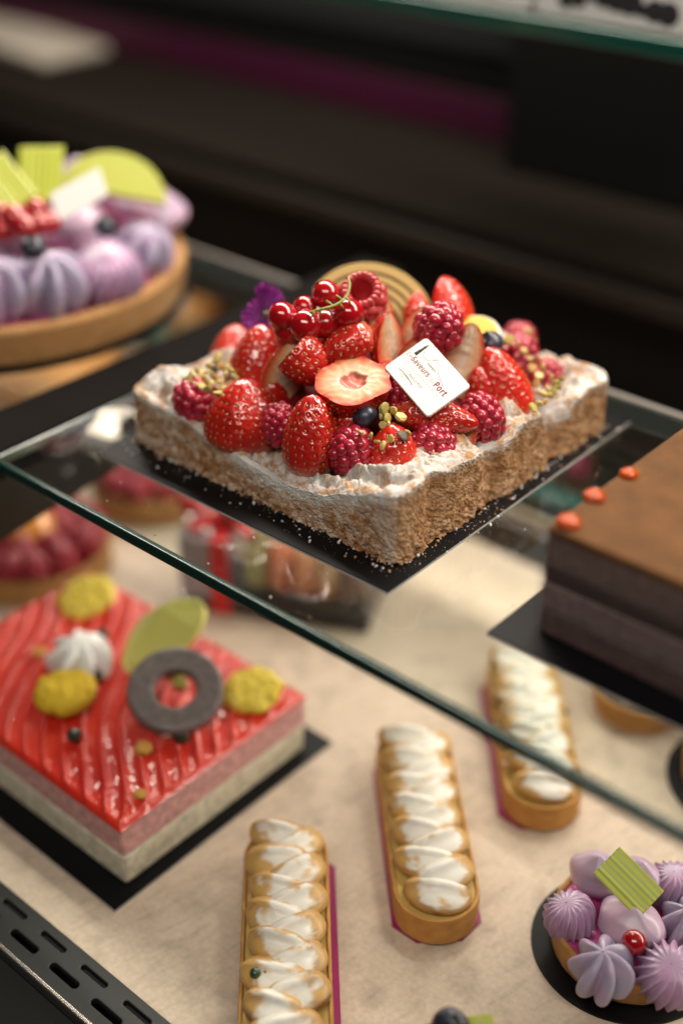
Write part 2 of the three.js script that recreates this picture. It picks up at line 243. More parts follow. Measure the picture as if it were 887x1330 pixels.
{
  const N = 1500, Mv = 190, tart = thing('strawberry_tart', 'square pastry tart dusted with icing sugar and heaped with red berries', 'tart', V(TX, TB, TZ));
  const per = [];
  const rc = 0.008, q = TH - rc;
  // perimeter of a rounded square, with outward normals, walked evenly
  const segs = [], arc = rc * Math.PI / 2, tot = 4 * (2 * q + arc);
  for (let i = 0; i < N; i++) {
    let s = i / N * tot, k = 0; while (s > 2 * q + arc) { s -= 2 * q + arc; k++; }
    let x, z, nx, nz;                       // side 0: front (z = +TH, x from -q to q)
    if (s < 2 * q) { x = -q + s; z = TH; nx = 0; nz = 1; } else { const a = (s - 2 * q) / rc; x = q + Math.sin(a) * rc; z = q + Math.cos(a) * rc; nx = Math.sin(a); nz = Math.cos(a); }
    for (let j = 0; j < k; j++) { [x, z] = [z, -x]; [nx, nz] = [nz, -nx]; }
    per.push([x, z, nx, nz]);
  }
  const rimH = (x, z) => {
    const wf = Math.pow(clamp((z + TH) / (2 * TH)), 14), wr = Math.pow(clamp((x + TH) / (2 * TH)), 14), wb = Math.pow(clamp((TH - z) / (2 * TH)), 14), wl = Math.pow(clamp((TH - x) / (2 * TH)), 14);
    const f = rimFront(x + TX), r = rimRight(z + TZ), b = 0.034 + 0.004 * Math.sin(x * 90), l = 0.034 + 0.003 * Math.sin(z * 80 + 1);
    return (f * wf + r * wr + b * wb + l * wl) / (wf + wr + wb + wl);
  };
  const bndFront = table([[-0.522, 0.032], [-0.505, 0.029], [-0.4845, 0.029], [-0.4667, 0.0237], [-0.4443, 0.0186], [-0.4328, 0.0158], [-0.4176, 0.0125], [-0.3997, 0.0128], [-0.3818, 0.0164], [-0.362, 0.0245], [-0.3459, 0.030], [-0.334, 0.035]]);
  const creases = [[-0.5, 0.008], [-0.561, 0.012], [-0.449, 0.005]];
  const prof = (v) => {                     // 0 outer foot .. 0.42 outer shoulder .. 0.55 crest .. 1 inside
    if (v < 0.5) return [0, v / 0.5];
    if (v < 0.56) { const a = (v - 0.5) / 0.06 * Math.PI / 2; return [0.0035 * (1 - Math.cos(a)), 1 + 0.0 * a]; }
    return [0.0035 + (v - 0.56) / 0.44 * 0.042, 1];
  };
  const sugar = [];
  const geo = grid(N, Mv, (u, v, i) => {
    const [px, pz, nx, nz] = per[i % N], h = rimH(px, pz), [inset, hf] = prof(v);
    let out = 0, y;
    const k = 1 - inset / TH; let x = px * k, z = pz * k;
    const lx = x + TX, lz = z + TZ;
    if (nx > 0.5) for (const [cz, dp] of creases) out -= dp * Math.exp(-Math.pow((pz + TZ - cz) / 0.0072, 2)) * (0.35 + 0.65 * hf);
    out += 0.0018 * fbm(px * 55, pz * 55, hf * 1.2, 2);
    if (v < 0.5) {
      y = hf * (h - 0.0015);
      const c1 = fbm(x * 460, y * 460, z * 460, 3), c2 = ns(x * 1500, y * 1500, z * 1500);
      const cw = cells(x * 760, y * 760, z * 760), cw2 = cells(x * 330, y * 330, z * 330);
      out += 0.0008 * c1 + 0.0004 * c2 + 0.0005 * (0.6 - cw) + 0.0004 * (0.55 - cw2) + 0.0012 * fbm(x * 110, y * 110, z * 110, 2) - 0.0009 * smooth(0.15, 0.5, c1) + 0.0022 * (1 - Math.pow(hf, 0.35)) * (0.4 + c1 * 1.5);
    } else {
      const t = clamp(inset / 0.0455), e = Math.min(1, inset / 0.0035);
      const vein = Math.exp(-Math.pow(fbm(x * 38 + 3, z * 38, 6.6, 2) / 0.07, 2)), vein2 = Math.exp(-Math.pow(fbm(x * 75, z * 75 + 5, 2.1, 2) / 0.06, 2));
      const lump = 0.0105 * fbm(x * 46, z * 46, 4.2, 2) * (1 - 0.6 * smooth(0.03, 0.08, Math.min(x, z))) + 0.0026 * fbm(x * 130, z * 130, 2.2, 2) * (1 - smooth(0.3, 0.6, t)) + 0.0060 * Math.exp(-(Math.pow(x + 0.083, 2) + Math.pow(z - 0.080, 2)) / 0.00030) + 0.0025 * Math.abs(ns(x * 120, z * 120, 8)) * (1 - smooth(0.3, 0.6, t)) - (0.0030 * vein + 0.0016 * vein2) * (1 - smooth(0.35, 0.7, t)) + (0.0009 * fbm(x * 480, z * 480, 1, 3) + 0.0006 * (0.5 - cells(x * 480, 3, z * 480))) * (1 - 0.8 * smooth(0.25, 0.6, t));
      const fold = 0.0035 * Math.sin((px * 0.8 - pz * 0.9) * 120 + inset * 220 + 3 * ns(x * 40, z * 40, 2));
      const settle = lerp(h, Math.max(0.022, h - 0.012), smooth(0.15, 1, t));
      y = settle - 0.0015 + 0.0015 * Math.sin(e * Math.PI / 2) + (lump + fold * smooth(0.1, 0.35, t) * (1 - smooth(0.5, 0.8, t))) * smooth(0, 0.18, t) + 0.001 * t;
      out += (1 - e) * (0.0008 * fbm(x * 460, y * 460, z * 460, 3) + 0.0012 * fbm(x * 110, y * 110, z * 110, 2) - 0.0004);
    }
    return [x + nx * out, Math.max(0, y), z + nz * out];
  }, { wrap: true, color: (u, v, p) => {
    const [x, y, z] = p, h = rimH(clamp(x, -TH, TH), clamp(z, -TH, TH));
    const front = z > x ? 1 : 0;
    const g1 = fbm(x * 240, y * 240, z * 240, 3), g2 = ns(x * 1300, y * 1300, z * 1300), g3 = fbm(x * 70, y * 70, z * 70, 3);
    const crust = mixc([0.23, 0.098, 0.030], [0.47, 0.265, 0.115], clamp(0.48 + 1.2 * g1 + 0.5 * g2 + 0.7 * g3));
    let s;
    if (v > 0.5) { const thin = smooth(-0.22, 0.22, fbm(x * 55 + 2, y * 55, z * 55, 4)); s = 0.93 - smooth(0.30 - 0.55 * thin, 0.62 - 0.45 * thin, g1 * 1.5 + 0.9 * g2 + 0.3 * g3) * 0.85 - 0.22 * thin; }
    else {
      const below = h - y;                                   // how far the sugar spilt over the edge
      const spill = front ? h - bndFront(x + TX) - 0.001 : 0.0022 + 0.003 * g3;
      s = smooth(0.0035, -0.0025, below - spill + 0.008 * g1 + 0.006 * g2);
      const dust = front ? 0.42 : 0.10;
      s = Math.max(s, dust * smooth(-0.25, 0.35, g1 + 0.7 * g2 + g3));
    }
    return mixc(crust, [0.60, 0.585, 0.56], clamp(s));
  } });
  mesh('crust', geo, M.crumb, tart);
  mesh('fruit_glaze', grid(120, 50, (u, v) => { const a = u * Math.PI * 2, r = Math.max(0.0005, v * 0.080), x = Math.cos(a) * r, z = Math.sin(a) * r; return [x, HEAP(x + TX, z + TZ) - TB - 0.006 + 0.003 * fbm(x * 60, z * 60, 3, 3) - 0.008 * smooth(0.85, 1, v), z]; }, { wrap: true, flip: true }), M.jelly, tart);
  // crumbs and sugar fallen on the card
  const r = rng(21), bits = new THREE.IcosahedronGeometry(1, 0), n = 1000, im = new THREE.InstancedMesh(bits, mat({ rgb: [1, 1, 1], roughness: 0.9 }), n), mtx = new THREE.Matrix4(), c = new THREE.Color();
  for (let i = 0; i < n; i++) {
    const far = i >= 800, side = r() < 0.5, along = (r() * 2 - 1) * TH * 1.02, off = far ? TH + 0.022 + r() * 0.05 : TH + 0.001 + Math.pow(r(), 3) * 0.012, x = side ? along : off, z = side ? off : along, s = far ? 0.00010 + Math.pow(r(), 6) * 0.0006 : 0.00014 + Math.pow(r(), 5) * 0.0010;
    mtx.compose(V(x + TX, SHELF + (far ? 0.0001 : 0.0019) + s * 0.5, Math.min(z + TZ, -0.362)), new THREE.Quaternion().setFromEuler(new THREE.Euler(r() * 6, r() * 6, r() * 6)), V(s, s * 0.7, s)); im.setMatrixAt(i, mtx);
    const k = r(); if (k < 0.5) c.setRGB(0.7, 0.68, 0.65); else c.setRGB(0.42, 0.24, 0.11); im.setColorAt(i, c);
  }
  im.name = 'loose_crumbs'; im.castShadow = im.receiveShadow = true; im.userData = { kind: 'stuff', label: 'icing sugar and pastry crumbs scattered on the black card and glass', category: 'crumbs' }; scene.add(im);
}
function heapAt(u, v, lift) {           // where the ray through that pixel meets the fruit heap raised by lift
  const d = rayDir(u, v); let a = 0.45, b = 1;
  for (let i = 0; i < 400; i++) { const t = 0.5 + i * 0.001, p = EYE.clone().addScaledVector(d, t); if (p.y < HEAP(p.x, p.z) + lift) { const p0 = EYE.clone().addScaledVector(d, t - 0.001); return p0; } }
  return EYE.clone().addScaledVector(d, 0.7);
}
// strawberries -------------------------------------------------------------
const seedGeo = new THREE.SphereGeometry(1, 7, 5);
function strawberryParts(t, { L, R, a0 = 0, a1 = Math.PI * 2, cut = 1, seed = 1, ripe = 0.5, hollow = 0, squash = 0.92, uneven = 0.07 }) {
  const r = rng(seed * 17 + 3), whole = a1 - a0 > 6.2, ph = r() * 9;
  const rho = (s) => R * Math.pow(1 - Math.pow(1 - s, 2.3), 0.56) * Math.pow(Math.max(0, 1 - Math.pow(s, 6.5)), 0.5);
  const base = (a, s) => { const q = rho(s) * (1 + uneven * ns(Math.cos(a) * 1.2 + ph, Math.sin(a) * 1.2, s * 2 + ph)); return V(Math.cos(a) * q, L * (0.5 - s), Math.sin(a) * q * squash); };
  const seeds = [];
  const pitch = 0.0046, rows = Math.max(5, Math.round(L * 1.15 / pitch));
  for (let k = 1; k < rows; k++) {
    const s = k / rows; if (s > cut - 0.03) continue; const n = Math.max(4, Math.round(2 * Math.PI * rho(s) / (pitch * 1.12)));
    for (let i = 0; i < n; i++) { const a = (i + (k % 2) * 0.5 + (r() - 0.5) * 0.5) / n * Math.PI * 2 + 0.13 * k; const b = ((a % 6.2832) + 6.2832) % 6.2832; if (!whole && (b < a0 + 0.08 || b > a1 - 0.08)) continue; const p = base(b, s + (r() - 0.5) * 0.03); seeds.push({ p, a: b, s }); }
  }
  const nu = whole ? 110 : Math.max(30, Math.round(110 * (a1 - a0) / 6.283)), nv = 76;
  const skin = grid(nu, nv, (u, v) => {
    const a = a0 + (a1 - a0) * u, s = v * cut, p = base(a, clamp(s, 0.0005, 0.9995)); let dip = 0;
    for (const q of seeds) { const d2 = q.p.distanceToSquared(p); if (d2 < 6e-6) { const d = Math.sqrt(d2); dip = Math.max(dip, Math.exp(-Math.pow(d / 0.0011, 2)) * 0.00085 - 0.00016 * Math.exp(-Math.pow((d - 0.0018) / 0.0006, 2))); } }
    const n = V(p.x, p.y * 0.35, p.z).normalize(); p.addScaledVector(n, -dip + 0.0003 * ns(p.x * 420 + ph, p.y * 420, p.z * 420)); return [p.x, p.y, p.z];
  }, { wrap: whole, flip: false, color: (u, v, p) => { const k = clamp(0.5 + 0.6 * fbm(p[0] * 90 + ph, p[1] * 90, p[2] * 90, 2) + (ripe - 0.5)); const pale = smooth(0.72, 1.0, v * cut + 0.06 * ns(p[0] * 200, p[2] * 200, ph)) * 0.6; return mixc(mixc([0.34, 0.004, 0.005], [0.60, 0.018, 0.008], k), [0.78, 0.24, 0.10], pale); } });
  mesh('skin', skin, M.strawberry, t);
  const pieces = seeds.map((q) => { const n = V(q.p.x, q.p.y * 0.35 + 0.0001, q.p.z).normalize(), g = seedGeo.clone().scale(0.00046, 0.00082, 0.0004), qn = new THREE.Quaternion().setFromUnitVectors(V(0, 0, 1), n); g.applyQuaternion(qn); const c = q.p.clone().addScaledVector(n, -0.00028); return g.translate(c.x, c.y, c.z); });
  if (pieces.length) stuff(mesh('seeds', mergeGeometries(pieces), M.seed, t));
  const fleshC = (e, fx, fy, fz) => { const k = clamp(e + 0.11 * ns(fx * 9 + ph, fy * 9, fz * 2) + 0.07 * ns(fx * 22, fy * 22 + ph, fz * 3)); return k > 0.88 ? mixc([0.62, 0.11, 0.035], [0.46, 0.012, 0.008], smooth(0.88, 1, k)) : k > 0.5 ? mixc([0.66, 0.38, 0.20], [0.62, 0.11, 0.035], smooth(0.5, 0.88, k)) : mixc([0.68, 0.55, 0.41], [0.66, 0.38, 0.20], k / 0.5); };
  if (!whole) for (const a of [a0, a1]) mesh('cut_face', grid(14, 44, (u, v) => { const s = clamp(v * cut, 0.001, 0.999), p = base(a, s); const k = u, w = 1; const n = V(-Math.sin(a), 0, Math.cos(a)); const dp = -0.0006 * ns(p.y * 300, k * 6, ph) * (1 - k) * (a === a0 ? -1 : 1); return [p.x * k * w + n.x * dp, p.y, p.z * k + n.z * dp]; }, { color: (u, v, p) => fleshC(Math.max(u, Math.abs(v - 0.5) * 1.7 * u) * 0.98, v * 2.2, 1.3, u * 1.5) }), M.flesh, t);
  if (cut < 0.98) mesh('cut_face', grid(72, 26, (u, v) => { const a = a0 + (a1 - a0) * u, p = base(a, cut), k = v; return [p.x * k, p.y - 0.0002 + (hollow ? hollow * smooth(0.36, 0.20, v + 0.09 * ns(Math.cos(a) * 1.3, Math.sin(a) * 1.3, ph)) : 0) + 0.00025 * ns(p.x * k * 300, p.z * k * 300, ph) + 0.0004 * v * ns(Math.cos(a) * 12, Math.sin(a) * 12, v * 2.5), p.z * k]; }, { wrap: whole, color: (u, v, p) => hollow && v + 0.09 * ns(Math.cos(u * 6.2832) * 1.3, Math.sin(u * 6.2832) * 1.3, ph) + 0.05 * ns(p[0] * 500, p[2] * 500, ph) < 0.33 ? mixc([0.56, 0.10, 0.07], [0.62, 0.22, 0.15], clamp(0.5 + fbm(p[0] * 600, p[2] * 600, 2, 2))) : fleshC(Math.pow(v, 1.7) * 0.99, Math.cos(u * 6.2832), Math.sin(u * 6.2832), v) }), M.flesh, t);
}
function strawberry(label, u, v, wpx, lpx, tip, face, opt = {}) {
  const lift = opt.lift ?? 0.004, pos = opt.depth ? atDepth(u, v, opt.depth) : heapAt(u, v, lift), k = pos.clone().sub(EYE).dot(FWD) / FPX;
  const t = thing(opt.name ?? 'strawberry', label, 'strawberry', pos, opt.group);
  strawberryParts(t, { L: lpx * k * 1.06, R: wpx * k * 0.55, ...opt });
  orient(t, dirS(...tip), dirS(...face)); return t;
}
const H0 = Math.PI / 2;
const wedge = (half) => ({ a0: H0 - half, a1: H0 + half });
strawberry('large seeded strawberry standing beside the pistachios on the sugared rim', 318, 541, 102, 96, [0.08, 0.9, 0.35], [0, 0, 1], { seed: 1, ripe: 0.45, lift: 0.012 });
strawberry('tall pointed strawberry between two raspberries at the front rim', 404, 566, 76, 106, [0.05, 0.9, 0.4], [0, 0, 1], { seed: 2, ripe: 0.4, lift: 0.014 });
strawberry('halved strawberry with upright cut edge under the purple flower', 335, 466, 70, 86, [0.16, 0.9, 0.2], [-0.55, 0, 0.8], { seed: 3, ripe: 0.55, lift: 0.012, ...wedge(1.45) });
strawberry('pale blurred strawberry behind the upright halved one', 303, 456, 58, 66, [0.2, 0.9, 0.1], [0, 0, 1], { seed: 4, ripe: 0.8, lift: 0.008 });
strawberry('strawberry slice with pale cut flesh below the redcurrants', 372, 484, 62, 80, [0.25, 0.85, 0.3], [-0.5, -0.3, -0.8], { seed: 5, ripe: 0.6, lift: 0.010, ...wedge(1.5) });
strawberry('small quartered strawberry with pale top edge beside the large cut one', 398, 470, 66, 70, [0.62, -0.55, -0.05], [0.3, 0.3, 0.85], { seed: 6, ripe: 0.55, lift: 0.018, cut: 0.8 });
strawberry('strawberry half lying below the redcurrant stem', 452, 450, 62, 72, [-0.75, -0.45, 0.2], [-0.35, 0.5, 0.75], { seed: 7, ripe: 0.45, lift: 0.016, ...wedge(1.5) });
strawberry('large cut strawberry with hollow pink core beside the white plaque', 460, 503, 104, 92, [0.08, -0.62, -0.78], [0, 0, 1], { seed: 8, ripe: 0.7, lift: 0.016, cut: 0.62, hollow: 0.0022, squash: 0.8, uneven: 0.22 });
strawberry('glossy strawberry half with orange cut side behind the white plaque', 511, 440, 76, 70, [-0.2, 0.75, 0.5], [-0.85, 0.3, -0.25], { seed: 9, ripe: 0.6, lift: 0.016, ...wedge(1.35) });
strawberry('orange strawberry wedge tucked behind the top corner of the plaque', 546, 455, 42, 62, [0.5, 0.6, 0.2], [-0.7, -0.2, -0.6], { seed: 10, ripe: 0.9, lift: 0.010, ...wedge(1.2) });
strawberry('pale orange strawberry half leaning beside the blueberry', 600, 470, 62, 98, [0.25, 0.88, 0.2], [-0.15, -0.3, -0.9], { seed: 11, ripe: 0.9, lift: 0.010, ...wedge(1.5) });
strawberry('long bright strawberry half leaning on the pistachio raspberries', 655, 502, 66, 106, [-0.42, 0.85, 0.25], [0.25, 0.1, 0.95], { seed: 12, ripe: 0.95, lift: 0.010 });
strawberry('blurred strawberry wedge standing upright at the back of the heap', 582, 400, 64, 78, [-0.15, 0.95, 0.1], [0.5, 0.2, 0.8], { seed: 13, ripe: 1, depth: 0.755, ...wedge(1.4) });
strawberry('small strawberry sprinkled with pistachio pieces at the front rim', 511, 588, 66, 74, [-0.05, 0.9, 0.35], [0, 0, 1], { seed: 14, ripe: 0.8, lift: 0.014 });
strawberry('dark glossy strawberry lying flat under the white plaque', 566, 541, 50, 108, [0.95, -0.2, 0.2], [0, 0.6, 0.8], { seed: 15, ripe: 0.5, lift: 0.010 });
strawberry('streaked strawberry slice between two raspberries below the plaque', 600, 560, 46, 66, [0.3, 0.85, 0.2], [0.75, 0.1, -0.5], { seed: 16, ripe: 0.9, lift: 0.008, ...wedge(1.3) });
strawberry('strawberry half behind the hollow raspberry', 497, 413, 50, 52, [0.1, 0.9, 0.2], [-0.6, 0.1, -0.7], { seed: 17, ripe: 0.7, lift: 0.010, ...wedge(1.4) });
strawberry('red strawberry tip peeking past the striped chocolate fan', 541, 402, 34, 44, [0.1, 0.95, 0.1], [0.2, 0.3, 0.9], { seed: 18, ripe: 0.9, depth: 0.745 });
strawberry('strawberry tucked deep between the large cut one and the tall one', 430, 535, 60, 66, [0.1, 0.5, 0.8], [0, 1, 0], { seed: 19, ripe: 0.5, lift: 0.0 });
strawberry('strawberry tucked deep beside the quartered strawberry', 352, 515, 56, 60, [0.1, 0.5, 0.8], [0, 1, 0], { seed: 20, ripe: 0.5, lift: -0.002 });

strawberry('small strawberry half behind the sugared corner raspberry', 290, 482, 44, 50, [0.3, 0.8, 0.3], [0, 0.3, 0.9], { seed: 21, ripe: 0.6, lift: 0.0 });
strawberry('strawberry piece squeezed between the quartered strawberry and the hollow core one', 427, 474, 50, 60, [0.3, 0.8, 0.3], [0.1, -0.4, -0.9], { seed: 22, ripe: 0.5, lift: 0.008, ...wedge(1.4) });
strawberry('strawberry piece under the left edge of the white plaque', 500, 490, 50, 60, [0.4, 0.3, 0.7], [0, 0.6, 0.7], { seed: 23, ripe: 0.5, lift: 0.002 });
strawberry('strawberry piece between the long bright one and the plaque', 625, 505, 46, 60, [-0.2, 0.7, 0.4], [0, 0.4, 0.9], { seed: 24, ripe: 0.5, lift: 0.002 });
strawberry('cut strawberry slice behind the glossy raspberry on the heap', 545, 425, 44, 56, [0.3, 0.8, 0.2], [-0.2, -0.2, -0.9], { seed: 25, ripe: 0.8, lift: 0.010, ...wedge(1.4) });
strawberry('strawberry piece tucked between the plump raspberry and the blueberry', 452, 556, 48, 54, [0.1, 0.6, 0.6], [0, 0.6, 0.7], { seed: 26, ripe: 0.5, lift: 0.0 });
strawberry('strawberry piece behind the redcurrants at the back of the heap', 440, 418, 50, 56, [0.1, 0.8, 0.2], [0, 0.3, 0.9], { seed: 27, ripe: 0.5, lift: 0.004 });
strawberry('strawberry piece peeking between the flower and the redcurrants', 362, 448, 46, 56, [0.1, 0.8, 0.2], [0, 0.3, 0.9], { seed: 28, ripe: 0.5, lift: 0.006, ...wedge(1.3) });

// raspberries ----------------------------------------------------------------
const dropGeo = new THREE.IcosahedronGeometry(1, 3);
function raspberryGeo(seed, hollow) {     // unit: radius about 1 across, tip at +y
  const r = rng(seed * 31 + 5), list = [], rows = 6, H = 1.12;
  for (let k = 0; k <= rows; k++) {
    const s = k / rows, lat = lerp(Math.PI / 2, -0.62, s), rr = Math.cos(lat) * 0.78 * (lat < 0 ? 0.98 : 1), y = Math.sin(lat) * H * 0.82;
    const n = Math.max(1, Math.round(rr * 2 * Math.PI / 0.46));
    if (hollow && k === rows) continue;
    for (let i = 0; i < n; i++) {
      const a = (i + (k % 2) * 0.5) / n * 6.283 + (r() - 0.5) * 0.16, q = 0.255 + r() * 0.045;
      list.push(dropGeo.clone().scale(q, q * 1.04, q).translate(Math.cos(a) * rr + (r() - 0.5) * 0.05, y + (r() - 0.5) * 0.06, Math.sin(a) * rr + (r() - 0.5) * 0.05));
    }
  }
  if (hollow) { for (let i = 0; i < 19; i++) { const a = i / 19 * 6.283; list.push(dropGeo.clone().scale(0.16, 0.34, 0.22).rotateX(0).translate(Math.cos(a) * 0.66, -0.56 + (r() - 0.5) * 0.06, Math.sin(a) * 0.66)); } }
  else list.push(new THREE.SphereGeometry(0.72, 20, 14).scale(1, 0.95, 1).toNonIndexed());
  for (const g of list) { if (g.index) continue; }
  const g = mergeGeometries(list.map((k) => { const q = k.index ? k.toNonIndexed() : k; q.deleteAttribute('uv'); return q; }));
  const tone = (x, y, z) => mixc([0.30, 0.006, 0.022], [0.46, 0.016, 0.045], clamp(0.5 + fbm(x * 1.6 + seed, y * 1.6, z * 1.6, 2)));
  return paint(g, hollow ? (x, y, z) => mixc(tone(x, y, z), [0.62, 0.10, 0.10], 0.75) : tone);
}
const raspGeos = [1, 2, 3].map((s) => raspberryGeo(s, false)), raspHollow = raspberryGeo(7, true);
let raspCount = 0;
function raspberry(label, u, v, px, axis, opt = {}) {
  const pos = opt.depth ? atDepth(u, v, opt.depth) : heapAt(u, v, opt.lift ?? 0.004), k = pos.clone().sub(EYE).dot(FWD) / FPX;
  const t = thing('raspberry', label, 'raspberry', pos, opt.group), s = px * k * 0.53;
  const b = mesh('drupelets', opt.hollow ? raspHollow : raspGeos[raspCount++ % 3], M.raspberry, t); b.scale.set(s, s * (opt.tall ?? 1), s);
  if (opt.hollow) { const c = mesh('hollow_core', new THREE.LatheGeometry([[0.001, 0.45], [0.18, 0.38], [0.34, 0.1], [0.45, -0.3], [0.56, -0.62]].map((p) => new THREE.Vector2(...p)), 32), mat({ rgb: [0.50, 0.03, 0.035], roughness: 0.5 }), t); c.scale.set(s, s, s); }
  orient(t, dirS(...axis), dirS(0.3, 0.1, 1)); t.rotateY(raspCount * 1.7); return t;
}
raspberry('dark raspberry in the sugared corner below the pistachio pieces', 256, 521, 58, [-0.3, 0.4, 0.85], { lift: 0.013 });
raspberry('dark raspberry half hidden between the pistachios and the large strawberry', 316, 497, 46, [0.1, 0.8, 0.5], { lift: 0.004 });
raspberry('small raspberry wedged between the two front strawberries', 364, 553, 48, [0.1, 0.8, 0.5], { lift: 0.006, tall: 1.1 });
raspberry('plump raspberry at the front rim beside the tall pointed strawberry', 458, 588, 62, [0.1, 0.75, 0.6], { lift: 0.010 });
raspberry('raspberry at the front rim below the dark flat strawberry', 562, 582, 60, [-0.3, 0.6, 0.7], { lift: 0.010 });
raspberry('raspberry leaning on the right corner of the white plaque', 626, 545, 56, [-0.35, 0.8, 0.45], { lift: 0.010, tall: 1.12 });
raspberry('glossy raspberry perched above the white plaque', 569, 428, 62, [0.3, 0.55, 0.75], { lift: 0.022 });
raspberry('hollow pink raspberry showing its open core beside the redcurrants', 471, 386, 60, [0.12, -0.28, -0.95], { lift: 0.026, hollow: true });
raspberry('raspberry topped with pistachio pieces beside the blueberry', 670, 466, 56, [0.2, 0.75, 0.6], { lift: 0.010 });
raspberry('raspberry crusted with pistachio pieces beside the right rim', 702, 499, 54, [0.2, 0.7, 0.65], { lift: 0.004, tall: 1.15 });
raspberry('raspberry behind the pistachio topped one at the right of the heap', 672, 446, 46, [0.2, 0.8, 0.4], { lift: 0.004 });
raspberry('raspberry half hidden under the white plaque', 524, 520, 52, [0.2, 0.6, 0.7], { lift: 0.002 });

// blueberries ----------------------------------------------------------------
function blueberry(label, pos, r, crown, group) {
  const t = thing('blueberry', label, 'blueberry', pos, group);
  mesh('berry', paint(warp(new THREE.SphereGeometry(r, 40, 28), (x, y, z) => { const d = Math.hypot(x, z) / r; const k = y > 0 ? 1 - 0.30 * Math.exp(-Math.pow(d / 0.32, 2)) : 0.95; return [x, y * 0.9 * k, z]; }), (x, y, z) => mixc([0.008, 0.009, 0.018], [0.055, 0.065, 0.10], clamp(0.3 + 0.9 * fbm(x / r * 1.6, y / r * 1.6, z / r * 1.6 + 4, 3)))), M.blueberry, t);
  const pts = []; const n = 60; const g = grid(n, 3, (u, v) => { const a = u * 6.2832, tooth = 0.5 + 0.5 * Math.cos(a * 5), q = r * lerp(0.30, 0.42 + 0.10 * tooth, v); return [Math.cos(a) * q, r * (lerp(0.66, 0.86 + 0.10 * tooth, v)), Math.sin(a) * q]; }, { wrap: true, color: () => [0.02, 0.018, 0.022] });
  mesh('crown', g, M.blueberry, t);
  orient(t, crown, dirS(0.2, 0.1, 1)); return t;
}
const k0 = (p) => p.clone().sub(EYE).dot(FWD) / FPX;
{ let p = heapAt(474, 541, 0.016); blueberry('dark blueberry resting against the large cut strawberry', p, 17.5 * k0(p), dirS(-0.6, 0.5, 0.3)); p = heapAt(636, 447, 0.014); blueberry('round blueberry above the long bright strawberry', p, 18 * k0(p), dirS(-0.55, 0.45, 0.7)); }

// redcurrants -------------------------------------------------------------------
function currant(parent, p, r, seed, way) {
  const b = mesh('berry', new THREE.SphereGeometry(r, 40, 28), M.currant, parent); b.position.copy(p);
  const rr = rng(seed), bits = []; for (let i = 0; i < 6; i++) { const a = i / 6 * 6.283; bits.push(new THREE.ConeGeometry(r * 0.07, r * 0.34, 5).rotateX(0.9).rotateY(a).translate(Math.sin(a) * r * 0.09, r * 1.05, Math.cos(a) * r * 0.09)); }
  const c = mesh('calyx', mergeGeometries(bits), M.calyx, b); orient(c, way, V(0.3, 0.2, 1)); return b;
}
function tube(pts, r, seg = 24, rad = 7) { return new THREE.TubeGeometry(new THREE.CatmullRomCurve3(pts), seg, r, rad); }
{
  const o = heapAt(412, 405, 0.03), t = thing('redcurrant_sprig', 'sprig of glossy redcurrants on a green stem atop the heap', 'redcurrants', o), d0 = o.clone().sub(EYE).dot(FWD);
  const at = (u, v, dd) => atDepth(u, v, d0 + dd).sub(o), k = d0 / FPX;
  const list = [[424, 383, 18, 0.004, 1], [453, 408, 19, -0.006, 2], [367, 411, 18, -0.002, 3], [397, 423, 20, -0.007, 4], [424, 421, 18, -0.003, 5], [396, 400, 15, 0.006, 6], [376, 431, 19, 0.004, 7], [409, 440, 19, 0.003, 8], [446, 386, 14, 0.010, 9]];
  const ways = [dirS(0.4, -0.5, 0.6), dirS(0.75, -0.35, 0.5), dirS(-0.3, -0.8, 0.5), dirS(0.1, -0.75, 0.62), dirS(0.55, -0.7, 0.45), dirS(0, 0.5, -0.6), dirS(-0.3, -0.75, 0.5), dirS(0.2, -0.8, -0.4), dirS(0, 0.5, -0.6)];
  list.forEach(([u, v, r, dd, s], i) => currant(t, at(u, v, dd), r * k * 1.08, s, ways[i]));
  mesh('stem', tube([at(452, 360, -0.010), at(454, 372, -0.014), at(449, 386, -0.017), at(436, 396, -0.019), at(420, 401, -0.019), at(402, 406, -0.015)], 0.00075, 30), M.stem, t);
  for (const [u0, v0, u1, v1] of [[449, 386, 456, 396], [440, 393, 446, 402], [432, 397, 424, 391], [425, 399, 431, 410], [415, 402, 416, 412], [408, 404, 404, 412], [444, 390, 437, 384]]) mesh('pedicel', tube([at(u0, v0, -0.0175), at((u0 + u1) / 2 + 1, (v0 + v1) / 2, -0.018), at(u1, v1, -0.012)], 0.00055, 8, 6), M.stem, t);
}

